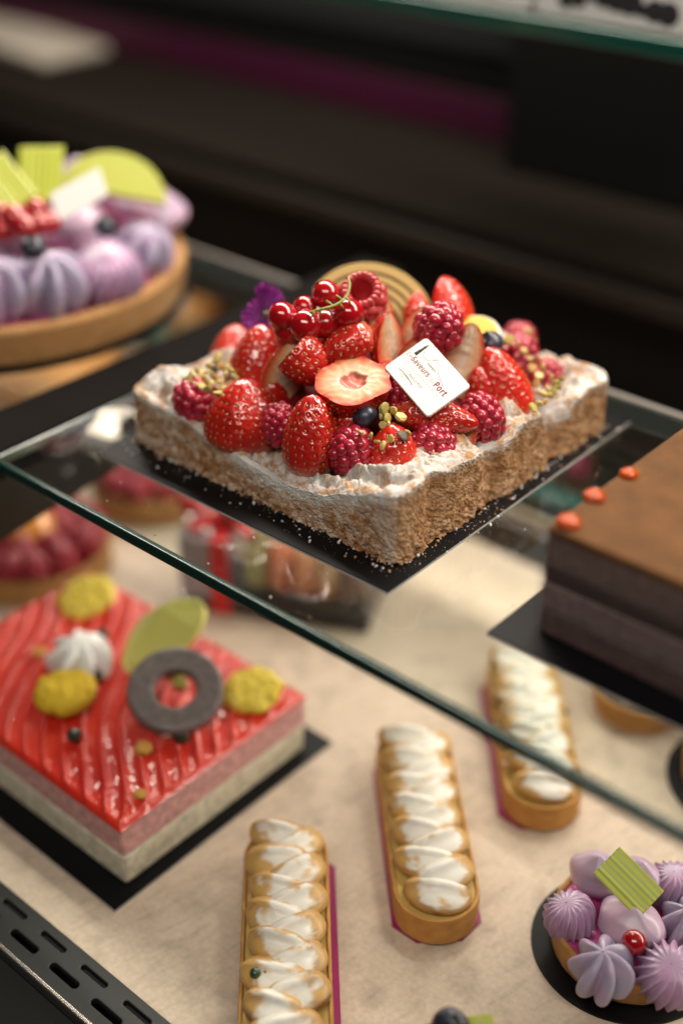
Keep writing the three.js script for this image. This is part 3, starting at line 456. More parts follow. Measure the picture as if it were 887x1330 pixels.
// pistachio pieces -----------------------------------------------------------------
const nutMats = [[0.48, 0.38, 0.10], [0.34, 0.28, 0.07], [0.58, 0.46, 0.17], [0.42, 0.22, 0.05], [0.10, 0.07, 0.05], [0.32, 0.28, 0.09]].map((c) => mat({ rgb: c, roughness: 0.6 }));
const nutGeos = [1, 2, 3, 4, 5].map((s) => { const r = rng(s + 90), g = new THREE.DodecahedronGeometry(1, 1); const w = [0.7 + r() * 0.5, 0.5 + r() * 0.3, 0.8 + r() * 0.4]; return warp(g, (x, y, z) => { const k = 1 + 0.28 * ns(x * 1.3 + s * 4, y * 1.3, z * 1.3); let yy = y * k; if (yy > 0.45) yy = 0.45 + (yy - 0.45) * 0.2; return [x * k * w[0], yy * w[1], z * k * w[2]]; }); });
{
  const r = rng(77);
  const put = (list, label, group, lift) => list.forEach(([u, v, px, tone, l]) => {
    const p = heapAt(u, v, l ?? lift), s = px * 0.45 * k0(p), m = single('pistachio_piece', nutGeos[Math.floor(r() * 5)], nutMats[tone], group ? ['yellow green', 'olive', 'pale yellow', 'brown', 'dark skinned', 'grey green'][tone] + ' ' + label : label, 'pistachio', group);
    m.position.copy(p); m.scale.setScalar(s); m.rotation.set(r() * 6, r() * 6, r() * 6);
  });
  put([[244, 494, 13, 5], [255, 491, 14, 0], [266, 494, 14, 0], [275, 499, 15, 2], [281, 470, 15, 2], [272, 476, 12, 1], [279, 480, 13, 4], [288, 477, 15, 3], [293, 487, 15, 2], [286, 496, 13, 0], [300, 497, 14, 1], [290, 505, 14, 0], [283, 510, 13, 0], [305, 489, 12, 5], [262, 486, 11, 2], [272, 530, 19, 0, 0.010], [274, 540, 11, 0, 0.006], [270, 506, 12, 5], [258, 482, 13, 0], [268, 484, 14, 2], [277, 488, 13, 0], [248, 487, 12, 2], [284, 463, 12, 0], [296, 478, 13, 2], [302, 482, 12, 0], [297, 503, 12, 2], [289, 515, 11, 0], [262, 501, 12, 0], [252, 499, 11, 5]], 'chopped pistachio piece heaped by the sugared corner', 'pistachio pieces by the sugared corner', 0.026);
  put([[499, 531, 18, 1], [511, 533, 12, 0], [503, 543, 14, 0], [520, 541, 20, 2], [494, 541, 11, 5], [497, 552, 14, 2], [482, 566, 13, 1], [469, 562, 11, 0], [490, 573, 9, 0], [497, 578, 15, 2], [507, 570, 11, 0], [523, 566, 18, 4], [530, 562, 12, 0], [512, 554, 11, 3], [505, 551, 10, 2]], 'chopped pistachio piece on the small front strawberry', 'pistachio pieces on the front strawberry', 0.027);
  put([[661, 441, 17, 0], [672, 447, 10, 2], [685, 430, 14, 2], [682, 441, 12, 0], [690, 446, 17, 0], [694, 456, 11, 1], [691, 478, 16, 3], [705, 477, 15, 0], [711, 505, 14, 2], [712, 514, 16, 0], [707, 522, 12, 3], [721, 498, 13, 1], [728, 492, 12, 5], [692, 529, 14, 0], [699, 466, 9, 2], [716, 490, 10, 0], [678, 436, 12, 2], [700, 488, 13, 2], [696, 498, 12, 0], [704, 512, 12, 0], [700, 524, 12, 2], [718, 508, 11, 1], [688, 466, 11, 0], [680, 456, 11, 2], [724, 503, 10, 0]], 'chopped pistachio piece stuck to the raspberries by the right rim', 'pistachio pieces by the right rim', 0.022);
  put([[547, 613, 15, 1]], 'single pistachio piece on the rim below the front raspberry', undefined, 0.008);
  put([[471, 629, 22, 0]], 'olive pistachio half sunk in the sugared front rim', undefined, 0.004);
}

// white plaque with the shop's print ---------------------------------------------------
{
  const cv = document.createElement('canvas'); cv.width = 1024; cv.height = 768; const x = cv.getContext('2d');
  x.fillStyle = '#efeeea'; x.fillRect(0, 0, 1024, 768);
  const maroon = '#7c1436', ink = '#2b2a28';
  // lighthouse
  x.fillStyle = ink; x.save(); x.translate(118, 300); x.rotate(0.03); x.beginPath(); x.moveTo(-30, 0); x.lineTo(30, 0); x.lineTo(17, -190); x.lineTo(-17, -190); x.fill(); x.fillRect(-26, -200, 52, 12); x.fillRect(-12, -236, 24, 36); x.fillRect(-3, -262, 6, 30); x.strokeStyle = '#8b8880'; x.lineWidth = 5; for (const y of [-60, -120, -160]) { x.beginPath(); x.moveTo(-24, y); x.lineTo(24, y); x.stroke(); } x.restore();
  x.strokeStyle = '#5a2434'; x.lineWidth = 6; x.beginPath(); x.moveTo(170, 150); x.bezierCurveTo(190, 270, 330, 250, 372, 150); x.bezierCurveTo(390, 100, 420, 108, 450, 140); x.bezierCurveTo(560, 250, 690, 270, 792, 318); x.stroke();
  x.lineWidth = 5; x.beginPath(); x.moveTo(330, 150); x.quadraticCurveTo(352, 128, 368, 150); x.quadraticCurveTo(380, 112, 408, 92); x.moveTo(318, 124); x.quadraticCurveTo(338, 108, 352, 122); x.stroke();
  x.fillStyle = ink; x.font = 'bold 46px sans-serif'; x.fillText('VANNES', 352, 262);
  x.font = 'italic 84px serif'; x.fillText('Les', 20, 392);
  x.fillStyle = maroon; x.font = 'bold 128px sans-serif'; x.save(); x.translate(140, 400); x.scale(0.80, 1); x.fillText('Saveurs', 0, 0); x.restore();
  x.fillStyle = '#8d8a86'; x.font = '92px sans-serif'; x.save(); x.translate(568, 400); x.scale(0.8, 1); x.fillText('du', 0, 0); x.restore();
  x.fillStyle = maroon; x.font = 'bold 146px sans-serif'; x.save(); x.translate(668, 412); x.scale(0.84, 1); x.fillText('Port', 0, 0); x.restore();
  x.fillStyle = '#6b6863'; x.font = '44px sans-serif'; let cx = 66; for (const ch of 'PÂTISSIER CRÉATEUR GLACIER') { x.fillText(ch, cx, 484); cx += ch === ' ' ? 22 : x.measureText(ch).width + 8; }
  x.fillStyle = ink; x.font = 'italic 66px sans-serif'; x.save(); x.translate(258, 580); x.scale(0.72, 1); x.fillText('C. Anaïs Le Roux', 0, 0); x.restore();
  x.strokeStyle = ink; x.lineWidth = 4; x.beginPath(); x.moveTo(170, 566); x.lineTo(240, 562); x.stroke();
  x.lineWidth = 11; x.beginPath(); x.moveTo(150, 622); x.bezierCurveTo(260, 600, 380, 612, 486, 640); x.stroke(); x.lineWidth = 5; x.beginPath(); x.moveTo(486, 640); x.bezierCurveTo(330, 600, 190, 640, 250, 668); x.bezierCurveTo(270, 676, 300, 668, 310, 660); x.stroke();
  const tex = new THREE.CanvasTexture(cv); tex.colorSpace = THREE.SRGBColorSpace; tex.anisotropy = 8;
  const depth = 0.676, k = depth / 0.615, w = 0.0338 * k, h = 0.0250 * k, t = thing('plaque', 'white plaque printed with a shop name lying on the strawberries', 'plaque', atDepth(554.5, 489.1, depth));
  const s = new THREE.Shape(), r = 0.0018; s.moveTo(-w / 2 + r, -h / 2); s.lineTo(w / 2 - r, -h / 2); s.absarc(w / 2 - r, -h / 2 + r, r, -H0, 0); s.lineTo(w / 2, h / 2 - r); s.absarc(w / 2 - r, h / 2 - r, r, 0, H0); s.lineTo(-w / 2 + r, h / 2); s.absarc(-w / 2 + r, h / 2 - r, r, H0, Math.PI); s.lineTo(-w / 2, -h / 2 + r); s.absarc(-w / 2 + r, -h / 2 + r, r, Math.PI, Math.PI * 1.5);
  mesh('slab', new THREE.ExtrudeGeometry(s, { depth: 0.0012, bevelEnabled: true, bevelSize: 0.0003, bevelThickness: 0.0003, bevelSegments: 2 }).rotateX(-H0).translate(0, -0.0016, 0), M.whitePlaque, t);
  const fg = new THREE.ShapeGeometry(s, 6); const p = fg.attributes.position, uv = fg.attributes.uv; for (let i = 0; i < p.count; i++) uv.setXY(i, p.getX(i) / w + 0.5, p.getY(i) / h + 0.5);
  mesh('print', fg.rotateX(-H0).translate(0, 0.0002, 0), mat({ map: tex, roughness: 0.35, clearcoat: 0.3, clearcoatRoughness: 0.3 }), t);
  t.quaternion.setFromEuler(new THREE.Euler(0, 0.5273, 0)).multiply(new THREE.Quaternion().setFromEuler(new THREE.Euler(0.6357, 0, 0))).multiply(new THREE.Quaternion().setFromEuler(new THREE.Euler(0, -0.7873, 0)));
}
// striped chocolate fan at the back of the heap -------------------------------------------
{
  const d = 0.748, k = d / FPX, t = thing('striped_chocolate_fan', 'fan of gold striped chocolate standing behind the raspberries', 'chocolate', atDepth(480, 424, d));
  const arcs = [[88, 76], [71.5, 63], [58.5, 51], [46.5, 40], [35.5, 30], [26, 21]];
  const back = new THREE.Shape(); back.absarc(0, 0, 84 * k, 0.06, 2.75, false); back.lineTo(0, 0);
  mesh('backing', new THREE.ExtrudeGeometry(back, { depth: 0.0012, bevelEnabled: false, curveSegments: 48 }).translate(0, 0, -0.0014), M.darkChoc, t);
  for (const [a, b] of arcs) { const s = new THREE.Shape(); s.absarc(0, 0, a * k, 0.08, 2.72, false); s.absarc(0, 0, b * k, 2.72, 0.08, true); mesh('gold_stripe', new THREE.ExtrudeGeometry(s, { depth: 0.0008, bevelEnabled: true, bevelSize: 0.0002, bevelThickness: 0.0003, bevelSegments: 2, curveSegments: 48 }), M.gold, t); }
  orient(t, dirS(0.16, 1, -0.25), dirS(0.12, 0.25, 1));
}
{ // yellow slice with white rim
  const p = heapAt(622, 432, 0.010), k = k0(p), t = thing('yellow_fruit_slice', 'yellow slice with a white edge between the berries at the back', 'fruit slice', p);
  const s = new THREE.Shape(); s.absarc(0, 0, 30 * k, 0, Math.PI, false); s.lineTo(30 * k, 0);
  mesh('slice', new THREE.ExtrudeGeometry(s, { depth: 0.006, bevelEnabled: true, bevelSize: 0.001, bevelThickness: 0.001 }).translate(0, -12 * k, -0.003), mat({ rgb: [0.62, 0.42, 0.03], roughness: 0.4, clearcoat: 0.5 }), t);
  mesh('white_rim', new THREE.TorusGeometry(31 * k, 0.0022, 10, 40, Math.PI).translate(0, -12 * k, 0.001), mat({ rgb: [0.75, 0.72, 0.66], roughness: 0.6 }), t);
  orient(t, dirS(0.45, 0.6, -0.3), dirS(0.1, 0.8, 0.6));
}
{ // purple flower with fringed petals
  const o = heapAt(342, 408, 0.026), d = o.clone().sub(EYE).dot(FWD), k = d / FPX, t = thing('purple_flower', 'purple flower with fringed petals beside the redcurrants', 'flower', o);
  const m = mat({ vertexColors: true, roughness: 0.7, transmission: 0.25, thickness: 0 });
  const petal = (u, v, ang, len, wid, lean, seed) => {
    const rr = rng(seed), teeth = [0, 1, 2, 3, 4, 5, 6, 7, 8].map(() => rr());
    const g = grid(32, 16, (a, b) => { const q = (a - 0.5) * 2, tooth = 1 - 0.22 * Math.abs(Math.sin(a * Math.PI * 5.5 + seed)) * smooth(0.6, 1, b) * (0.5 + teeth[Math.floor(a * 8)]), rad = len * b * (1 - 0.18 * q * q) * tooth, spread = q * wid * (0.18 + 0.82 * Math.pow(b, 0.8)); return [spread, rad, 0.0016 * Math.sin(a * 22 + seed) * b + lean * b * b * len * 0.3]; }, { color: (a, b, p) => mixc([0.13, 0.006, 0.14], [0.38, 0.025, 0.36], clamp(b * 0.9 + 0.4 * ns(a * 14, b * 3, seed))) });
    const q = mesh('petal', g, m, t); q.position.copy(atDepth(u, v, d + lean * 0.002).sub(o)); orient(q, dirS(Math.cos(ang), Math.sin(ang), 0.15), dirS(0.1 * lean, 0.2, 1));
  };
  petal(342, 405, 1.30, 42 * k, 15 * k, 0.3, 1); petal(344, 402, 0.98, 34 * k, 12 * k, -0.6, 2); petal(343, 402, 1.65, 36 * k, 11 * k, 0.7, 3);
  petal(340, 408, 2.55, 24 * k, 15 * k, 0.4, 4); petal(338, 411, 3.5, 26 * k, 15 * k, -0.3, 5); petal(340, 412, 4.25, 24 * k, 11 * k, 0.5, 6); petal(343, 412, 4.7, 26 * k, 10 * k, 0.2, 7); petal(346, 411, 5.6, 22 * k, 12 * k, -0.2, 8);
  mesh('flower_stem', tube([atDepth(343, 407, d - 0.002).sub(o), atDepth(352, 406, d - 0.003).sub(o), atDepth(364, 407, d + 0.002).sub(o)], 0.0012, 12), mat({ rgb: [0.30, 0.30, 0.16], roughness: 0.6 }), t);
}

// ---------------------------------------------------------------- chocolate cake
{
  const a = P(697, 820, SHELF + 0.002), x0 = a.x, z1 = a.z, x1 = x0 + 0.15, z0 = z1 - 0.20, y0 = SHELF + 0.002, y1 = 0.190;
  const c = P(632, 825, SHELF);
  cardSquare('cake_card', 'black cake card under the chocolate cake', c.x, x1 + 0.017, z0 - 0.017, c.z, SHELF, 0.0);
  const t = thing('chocolate_cake', 'layered chocolate cake with velvety cocoa brown top', 'cake', V((x0 + x1) / 2, y0, (z0 + z1) / 2)), w = (x1 - x0) / 2, d = (z1 - z0) / 2, h = y1 - y0;
  const layer = (name, b, e, inset, rgb, rough, seed) => mesh(name, metresUV(warp(new RoundedBoxGeometry(w * 2 - inset * 2, (e - b), d * 2 - inset * 2, 14, 0.0012).translate(0, (b + e) / 2, 0), (x, y, z) => [x + 0.0009 * fbm(x * 60, y * 90, z * 60 + seed, 3), y, z + 0.0009 * fbm(x * 60, y * 90 + 9, z * 60, 3)]), 11 + seed), mat({ rgb: rgb.map((q) => q * 1.35), map: poreTex, bumpMap: poreTex, bumpScale: 0.0007, roughness: rough, clearcoat: 0.15, clearcoatRoughness: 0.4 }), t);
  layer('mousse_layer', 0, 0.0140, 0.0005, [0.08, 0.049, 0.047], 0.5, 1);
  layer('sponge_layer', 0.0142, 0.0285, 0.0003, [0.14, 0.094, 0.090], 0.7, 2);
  layer('ganache_layer', 0.0287, 0.0375, 0.0005, [0.040, 0.023, 0.022], 0.5, 3);
  layer('mousse_layer', 0.0377, h - 0.0050, 0.0003, [0.115, 0.074, 0.070], 0.55, 4);
  const top = warp(new RoundedBoxGeometry(w * 2 + 0.0006, 0.0050, d * 2 + 0.0006, 24, 0.0022).translate(0, h - 0.0024, 0), (x, y, z) => [x + 0.0005 * ns(z * 90, y * 200, 1), y + (y > h - 0.002 ? 0.0007 * fbm(x * 45, 2, z * 45, 3) : 0), z + 0.0005 * ns(x * 90, y * 200, 5)]);
  mesh('cocoa_top', metresUV(top, 7), mat({ rgb: [0.165, 0.070, 0.018], map: cocoaTex, roughness: 0.95, bumpMap: cocoaTex, bumpScale: 0.0010 }), t);
  const om = mat({ rgb: [0.44, 0.06, 0.002], roughness: 0.07, specularIntensity: 0.8 });
  [[738, 679, 16.5], [771, 645, 15], [816, 616, 12.5]].forEach(([u, v, r], i) => { const p = P(u, v, y1 + 0.001), k = k0(p), g = warp(new THREE.SphereGeometry(1, 32, 20), (x, y, z) => { const q = 1 + 0.10 * ns(x * 1.7 + i * 5, y, z * 1.7); return [x * q, Math.max(y, -0.25) * (0.66 - 0.26 * Math.exp(-(x * x + z * z) * 7)), z * q]; }); const m = single('glaze_drop', g, om, ['glossy orange glaze drop on the front corner of the chocolate cake', 'glossy orange glaze drop midway along the chocolate cake edge', 'glossy orange glaze drop farthest from the chocolate cake corner'][i], 'glaze drop', 'orange drops on the chocolate cake'); m.position.copy(p); m.scale.setScalar(r * k); m.rotation.y = i; });
  mesh('acetate_film', box(-w - 0.0011, -w - 0.0008, 0.0, h - 0.004, -d, d + 0.002), M.clear, t);
}

// ---------------------------------------------------------------- piped cream and round tarts
const LILAC = [0.43, 0.24, 0.41], PINKISH = [0.56, 0.37, 0.49], SLATE = [0.30, 0.29, 0.42];
function rosetteGeo(kind, R, h, seed) {
  const n = { ridged: 17, petal: 7, smooth: 0 }[kind], ph = seed * 1.3;
  const fn = (u, v) => {
    const a = u * 6.2832;
    if (kind === 'smooth') { const lat = v * Math.PI - H0, q = Math.cos(lat) * R * (1 + 0.10 * ns(Math.cos(a) * 1.3 + ph, Math.sin(a) * 1.3, v * 2.4) + 0.035 * Math.sin(2 * a + lat * 5 + ph)); return [Math.cos(a) * q * 1.12, h * 0.5 + Math.sin(lat) * h * 0.5 + 0.10 * h * smooth(0.8, 1.0, v) + 0.06 * h * ns(Math.cos(a) * 1.5, Math.sin(a) * 1.5, ph + v * 2) * Math.cos(lat), Math.sin(a) * q * 0.92]; }
    const s = 1 - v;                        // s 1 foot, 0 tip
    const tw = 0.55 * (1 - s) + ph, w = kind === 'petal' ? 0.5 + 0.5 * Math.cos(n * (a + tw)) : 1 - Math.pow(Math.abs(Math.sin(n * (a + tw) / 2)), 0.9);
    const amp = kind === 'petal' ? 0.46 : 0.24, prof = kind === 'petal' ? Math.pow(Math.sin(s * 2.05) / Math.sin(2.05 * 0.77) , 0.75) : Math.pow(Math.sin(Math.min(1, s) * 2.2), 0.6);
    const q = R * (1 + 0.10 * ns(Math.cos(a) * 1.4 + ph, Math.sin(a) * 1.4, s * 1.6)) * Math.max(0.03, Math.abs(prof)) * (1 - amp + amp * Math.pow(w, kind === 'petal' ? 0.6 : 1));
    return [Math.cos(a) * q, h * (1 - Math.pow(s, kind === 'petal' ? 1.5 : 2.0)) + (kind === 'petal' ? 0.1 * h * w * s : 0), Math.sin(a) * q];
  };
  return grid(n ? n * 10 : 48, 30, fn, { wrap: true, flip: true, color: (u, v, p) => { const k = clamp(0.5 + 0.9 * fbm(p[0] * 60 + ph * 3, p[1] * 60, p[2] * 60, 2) + (kind === 'petal' ? 0.35 : -0.25)); const c = mixc(kind === 'smooth' ? PINKISH : LILAC, SLATE, k); return mixc(c, PINKISH, clamp(0.3 + 0.7 * ns(u * 30, v * 4, ph)) * 0.5); } });
}
const crustMat = mat({ vertexColors: true, roughness: 0.8 });
function roundCrust(parent, R, h, seed, tone = [[0.50, 0.27, 0.09], [0.36, 0.17, 0.05]]) {
  const prof = [[R * 0.94, 0], [R * 0.985, h * 0.08], [R, h * 0.5], [R * 1.01, h * 0.92], [R * 1.0, h * 1.0], [R * 0.96, h * 1.01], [R * 0.93, h * 0.97], [R * 0.92, h * 0.7]];
  const fine = []; for (let i = 0; i < prof.length - 1; i++) for (let k = 0; k < 8; k++) fine.push([lerp(prof[i][0], prof[i + 1][0], k / 8), lerp(prof[i][1], prof[i + 1][1], k / 8)]); fine.push(prof[prof.length - 1]);
  return mesh('crust', grid(220, fine.length - 1, (u, v, i, j) => { const a = u * 6.2832, [r, y] = fine[j], q = r + 0.0005 * fbm(Math.cos(a) * r * 260, y * 260 + seed * 9, Math.sin(a) * r * 260, 3); return [Math.cos(a) * q, y + 0.0004 * ns(a * 8, r * 90, seed), Math.sin(a) * q]; }, { wrap: true, flip: true, color: (u, v, p) => mixc(tone[0], tone[1], clamp(0.5 + 0.8 * fbm(p[0] * 140, p[1] * 220 + seed, p[2] * 140, 3))) }), crustMat, parent);
}
function filling(parent, name, R, y, rgb, m = M.vcGloss) { return mesh(name, grid(90, 24, (u, v) => { const a = u * 6.2832, r = Math.max(0.0004, v * R), x = Math.cos(a) * r, z = Math.sin(a) * r; return [x, y + 0.0016 * fbm(x * 160, z * 160, 2, 3) - 0.001 * v, z]; }, { wrap: true, flip: true, color: (u, v, p) => mixc(rgb, rgb.map((c) => Math.min(0.9, c * 1.7 + 0.03)), clamp(0.4 + fbm(p[0] * 240, 1, p[2] * 240, 3))) }), m, parent); }
function discCard(label, pos, R, group) { const t = thing('round_cake_card', label, 'cake card', pos, group); mesh('board', new THREE.CylinderGeometry(R, R, 0.0016, 72).translate(0, 0.001, 0), M.card, t); return t; }
function ridgedSlab(w, h, th, ridges, seed) { return grid(60, 6, (u, v) => { const x = (u - 0.5) * w, s = v < 0.34 ? 0 : 1; const up = th * (0.75 + 0.25 * Math.abs(Math.sin(u * Math.PI * ridges)) * (0.7 + 0.5 * ns(u * 7, 0, seed))); const q = [[-h / 2, 0], [-h / 2, up], [-h / 2 + 0.0006, up], [0, up], [h / 2 - 0.0006, up], [h / 2, up], [h / 2, 0]][Math.round(v * 6)]; return [x, q[1], q[0]]; }, { color: (u, v, p) => mixc([0.36, 0.40, 0.035], [0.46, 0.50, 0.07], clamp(0.5 + fbm(u * 9, p[2] * 60, seed, 3))) }); }
function slab(label, center, across, normal, w, h, th, seed, group) { const m = single('green_chocolate_slab', ridgedSlab(w, h, th, 7, seed), M.greenChoc, label, 'chocolate', group); m.position.copy(center); const y = normal.clone().normalize(), x = across.clone().addScaledVector(y, -across.dot(y)).normalize(), z = new THREE.Vector3().crossVectors(x, y); m.quaternion.setFromRotationMatrix(new THREE.Matrix4().makeBasis(x, y, z)); return m; }

{ // purple tartlet at the right of the tray
  const c = P(813, 1222, TRAY + 0.004), R = 0.0405, h = 0.019;
  discCard('small round black card under the purple tartlet with the green slab', V(c.x - 0.0005, TRAY, c.z + 0.001), 0.0495);
  const t = thing('purple_tartlet', 'small round tartlet piped with lilac cream beside the meringue tarts', 'tartlet', V(c.x, TRAY + 0.002, c.z));
  roundCrust(t, R, h, 3); filling(t, 'pink_filling', R * 0.95, h - 0.0015, [0.42, 0.04, 0.20]);
  const put = (kind, u, v, y, R2, hh, seed, tip = [0, 1, 0]) => { const m = mesh(kind === 'smooth' ? 'cream_dome' : 'cream_rosette', rosetteGeo(kind, R2, hh, seed), M.vcCream, t); m.position.copy(P(u, v, TRAY + y).sub(t.position)); orient(m, V(...tip), V(0, 0, 1)); };
  put('ridged', 742, 1203, 0.021, 0.0145, 0.017, 1, [-0.25, 1, 0.1]); put('petal', 780, 1275, 0.020, 0.0175, 0.026, 2, [0, 1, 0.12]); put('ridged', 862, 1277, 0.020, 0.0175, 0.022, 3, [0.15, 1, 0.2]);
  put('smooth', 816, 1218, 0.021, 0.0165, 0.022, 4); put('smooth', 772, 1156, 0.021, 0.0135, 0.024, 5); put('ridged', 868, 1165, 0.021, 0.0135, 0.02, 6); put('petal', 886, 1215, 0.021, 0.0145, 0.021, 7); put('smooth', 826, 1160, 0.021, 0.0125, 0.022, 8);
  const g = P(815, 1147, TRAY + 0.050); slab('lime green ridged chocolate slab leaning on the lilac cream of the small tartlet', g, dirS(-0.72, -0.62, 0.25), dirS(0.02, 0.45, 0.9), 0.0205, 0.031, 0.0022, 2);
  const p = P(823, 1224, TRAY + 0.040), rc = thing('redcurrant', 'single redcurrant between the lilac rosettes of the small tartlet', 'redcurrant', p); currant(rc, V(0, 0, 0), 16.5 * k0(p), 3, dirS(0.85, 0.05, 0.5));
}
{ // second purple tartlet, cut by the frame
  const c = P(972, 1010, TRAY + 0.004);
  discCard('small round black card under the tartlet behind the glass edge', V(c.x, TRAY, c.z), 0.0495);
  const t = thing('purple_tartlet', 'small purple tartlet standing beyond the glass edge below the chocolate cake', 'tartlet', V(c.x, TRAY + 0.002, c.z));
  roundCrust(t, 0.0405, 0.019, 5); filling(t, 'pink_filling', 0.0385, 0.0175, [0.42, 0.04, 0.20]);
  const r = rng(8); for (let i = 0; i < 7; i++) { const a = i / 7 * 6.283, m = mesh('cream_rosette', rosetteGeo(i % 2 ? 'ridged' : 'petal', 0.0145, 0.02, i + 20), M.vcCream, t); m.position.set(Math.cos(a) * 0.026, 0.019, Math.sin(a) * 0.026); } const d = mesh('cream_dome', rosetteGeo('smooth', 0.014, 0.024, 30), M.vcCream, t); d.position.y = 0.018;
}
{ // berry tartlet whose top just enters at the bottom
  const c = P(604, 1440, TRAY + 0.004);
  discCard('small round black card under the blueberry tartlet', V(c.x, TRAY, c.z), 0.046);
  const t = thing('blueberry_tartlet', 'small tartlet topped with a blueberry in front of the meringue tarts', 'tartlet', V(c.x, TRAY + 0.002, c.z));
  roundCrust(t, 0.038, 0.019, 7); filling(t, 'cream_filling', 0.036, 0.0175, [0.6, 0.55, 0.45], M.vcCream);
  for (const [dx, dz, s] of [[-0.006, -0.006, 1], [0.014, -0.004, 2], [0, 0.016, 3]]) { const m = mesh('cream_dome', rosetteGeo('smooth', 0.014, 0.018, 40 + s), M.vcCream, t); m.position.set(dx, 0.018, dz); }
  const b = P(584, 1334, TRAY + 0.046); blueberry('glossy blueberry on top of the tartlet in front of the meringue tarts', b, 25 * k0(b), dirS(-0.3, 0.2, 0.9));
  const g = P(626, 1336, TRAY + 0.042); slab('bright green chocolate chip beside the glossy blueberry', g, dirS(1, 0.15, 0), dirS(0.1, 0.5, 0.8), 0.012, 0.012, 0.002, 8);
}
{ // large round purple tart on the neighbouring shelf
  const cx = -0.768, cz = -0.505, R = 0.133, h = 0.027, y0 = SHELF + 0.002;
  discCard('large round black card under the big purple tart', V(cx - 0.004, SHELF, cz), 0.139);
  const t = thing('large_purple_tart', 'large round tart covered with piped lilac cream on the glass shelf', 'tart', V(cx, y0, cz));
  roundCrust(t, R, h, 11, [[0.44, 0.24, 0.085], [0.28, 0.13, 0.04]]); filling(t, 'pink_filling', R * 0.95, h - 0.003, [0.55, 0.09, 0.22]);
  const put = (kind, u, v, y, R2, hh, seed, tip = [0, 1, 0]) => { const m = mesh(kind === 'smooth' ? 'cream_dome' : 'cream_rosette', rosetteGeo(kind, R2, hh, seed), M.vcCream, t); m.position.copy(P(u, v, y0 + y - 0.005).sub(t.position)); orient(m, V(...tip), V(0, 0, 1)); };
  put('petal', 8, 400, 0.032, 0.027, 0.034, 51, [0, 1, 0.2]); put('petal', 72, 393, 0.032, 0.026, 0.036, 52, [0.1, 1, 0.2]); put('ridged', 138, 375, 0.032, 0.027, 0.030, 53, [0.3, 1, 0.2]); put('petal', 184, 345, 0.032, 0.024, 0.032, 54, [0.3, 1, 0]);
  put('smooth', 196, 302, 0.032, 0.026, 0.034, 55); put('smooth', 100, 333, 0.034, 0.026, 0.042, 56); put('smooth', 10, 350, 0.034, 0.027, 0.045, 57); put('smooth', 166, 280, 0.034, 0.026, 0.038, 58); put('ridged', 60, 310, 0.034, 0.027, 0.036, 59); put('smooth', 110, 275, 0.034, 0.026, 0.038, 60); put('ridged', 20, 290, 0.034, 0.027, 0.036, 61); put('smooth', -40, 370, 0.034, 0.027, 0.04, 62); put('petal', -50, 320, 0.034, 0.027, 0.04, 63);
  let p = P(44, 322, y0 + 0.075); blueberry('blueberry below the redcurrants on the big purple tart', p, 17 * k0(p), dirS(-0.2, 0.6, 0.6));
  p = P(138, 295, y0 + 0.072); blueberry('blueberry beside the white plaque on the big purple tart', p, 15 * k0(p), dirS(0.2, 0.7, 0.5));
  const o = P(34, 285, y0 + 0.078), q = thing('redcurrant_sprig', 'cluster of redcurrants on the big purple tart below the green slabs', 'redcurrants', o), k = k0(o), d = o.clone().sub(EYE).dot(FWD);
  [[20, 284, 19, 0], [48, 273, 16, 0.004], [34, 296, 17, -0.006], [4, 300, 17, 0], [66, 290, 15, 0.004], [0, 278, 16, 0.008], [52, 292, 15, -0.004]].forEach(([u, v, r, dd], i) => currant(q, atDepth(u, v, d + dd).sub(o), r * k, i + 5, dirS(0.3, -0.5, 0.7)));
  slab('lime green slab standing upright on the big purple tart', P(54, 228, y0 + 0.095), dirS(1, 0.02, 0), dirS(0, 0.25, 1), 0.030, 0.040, 0.003, 4);
  slab('lime green slab leaning outwards on the big purple tart', P(4, 240, y0 + 0.092), dirS(0.75, 0.6, 0), dirS(0.1, 0.3, 1), 0.028, 0.040, 0.003, 5);
  { const s = new THREE.Shape(); s.absarc(0, 0, 0.036, 0.1, Math.PI - 0.1, false); const m = single('green_chocolate_disc', warp(new THREE.ExtrudeGeometry(s, { depth: 0.003, bevelEnabled: true, bevelSize: 0.0008, bevelThickness: 0.0008, curveSegments: 40 }), (x, y, z) => [x, y, z - y * y * 3 - x * x * 3]), mat({ rgb: [0.36, 0.38, 0.05], roughness: 0.42, clearcoat: 0.3 }), 'rounded lime green chocolate disc standing behind the plaque on the big purple tart', 'chocolate'); m.position.copy(P(146, 256, y0 + 0.074)); orient(m, dirS(0.12, 1, -0.35), dirS(0.2, 0.5, 1)); }
  { const pl = thing('plaque', 'plain white plaque standing on the big purple tart', 'plaque', P(103, 253, y0 + 0.090)); mesh('slab', warp(new RoundedBoxGeometry(0.036, 0.019, 0.0016, 2, 0.0006), (x, y, z) => [x, y + x * 0.25, z]), M.whitePlaque, pl); orient(pl, dirS(-0.28, 0.95, 0.1), dirS(0.15, 0.2, 1)); }
}

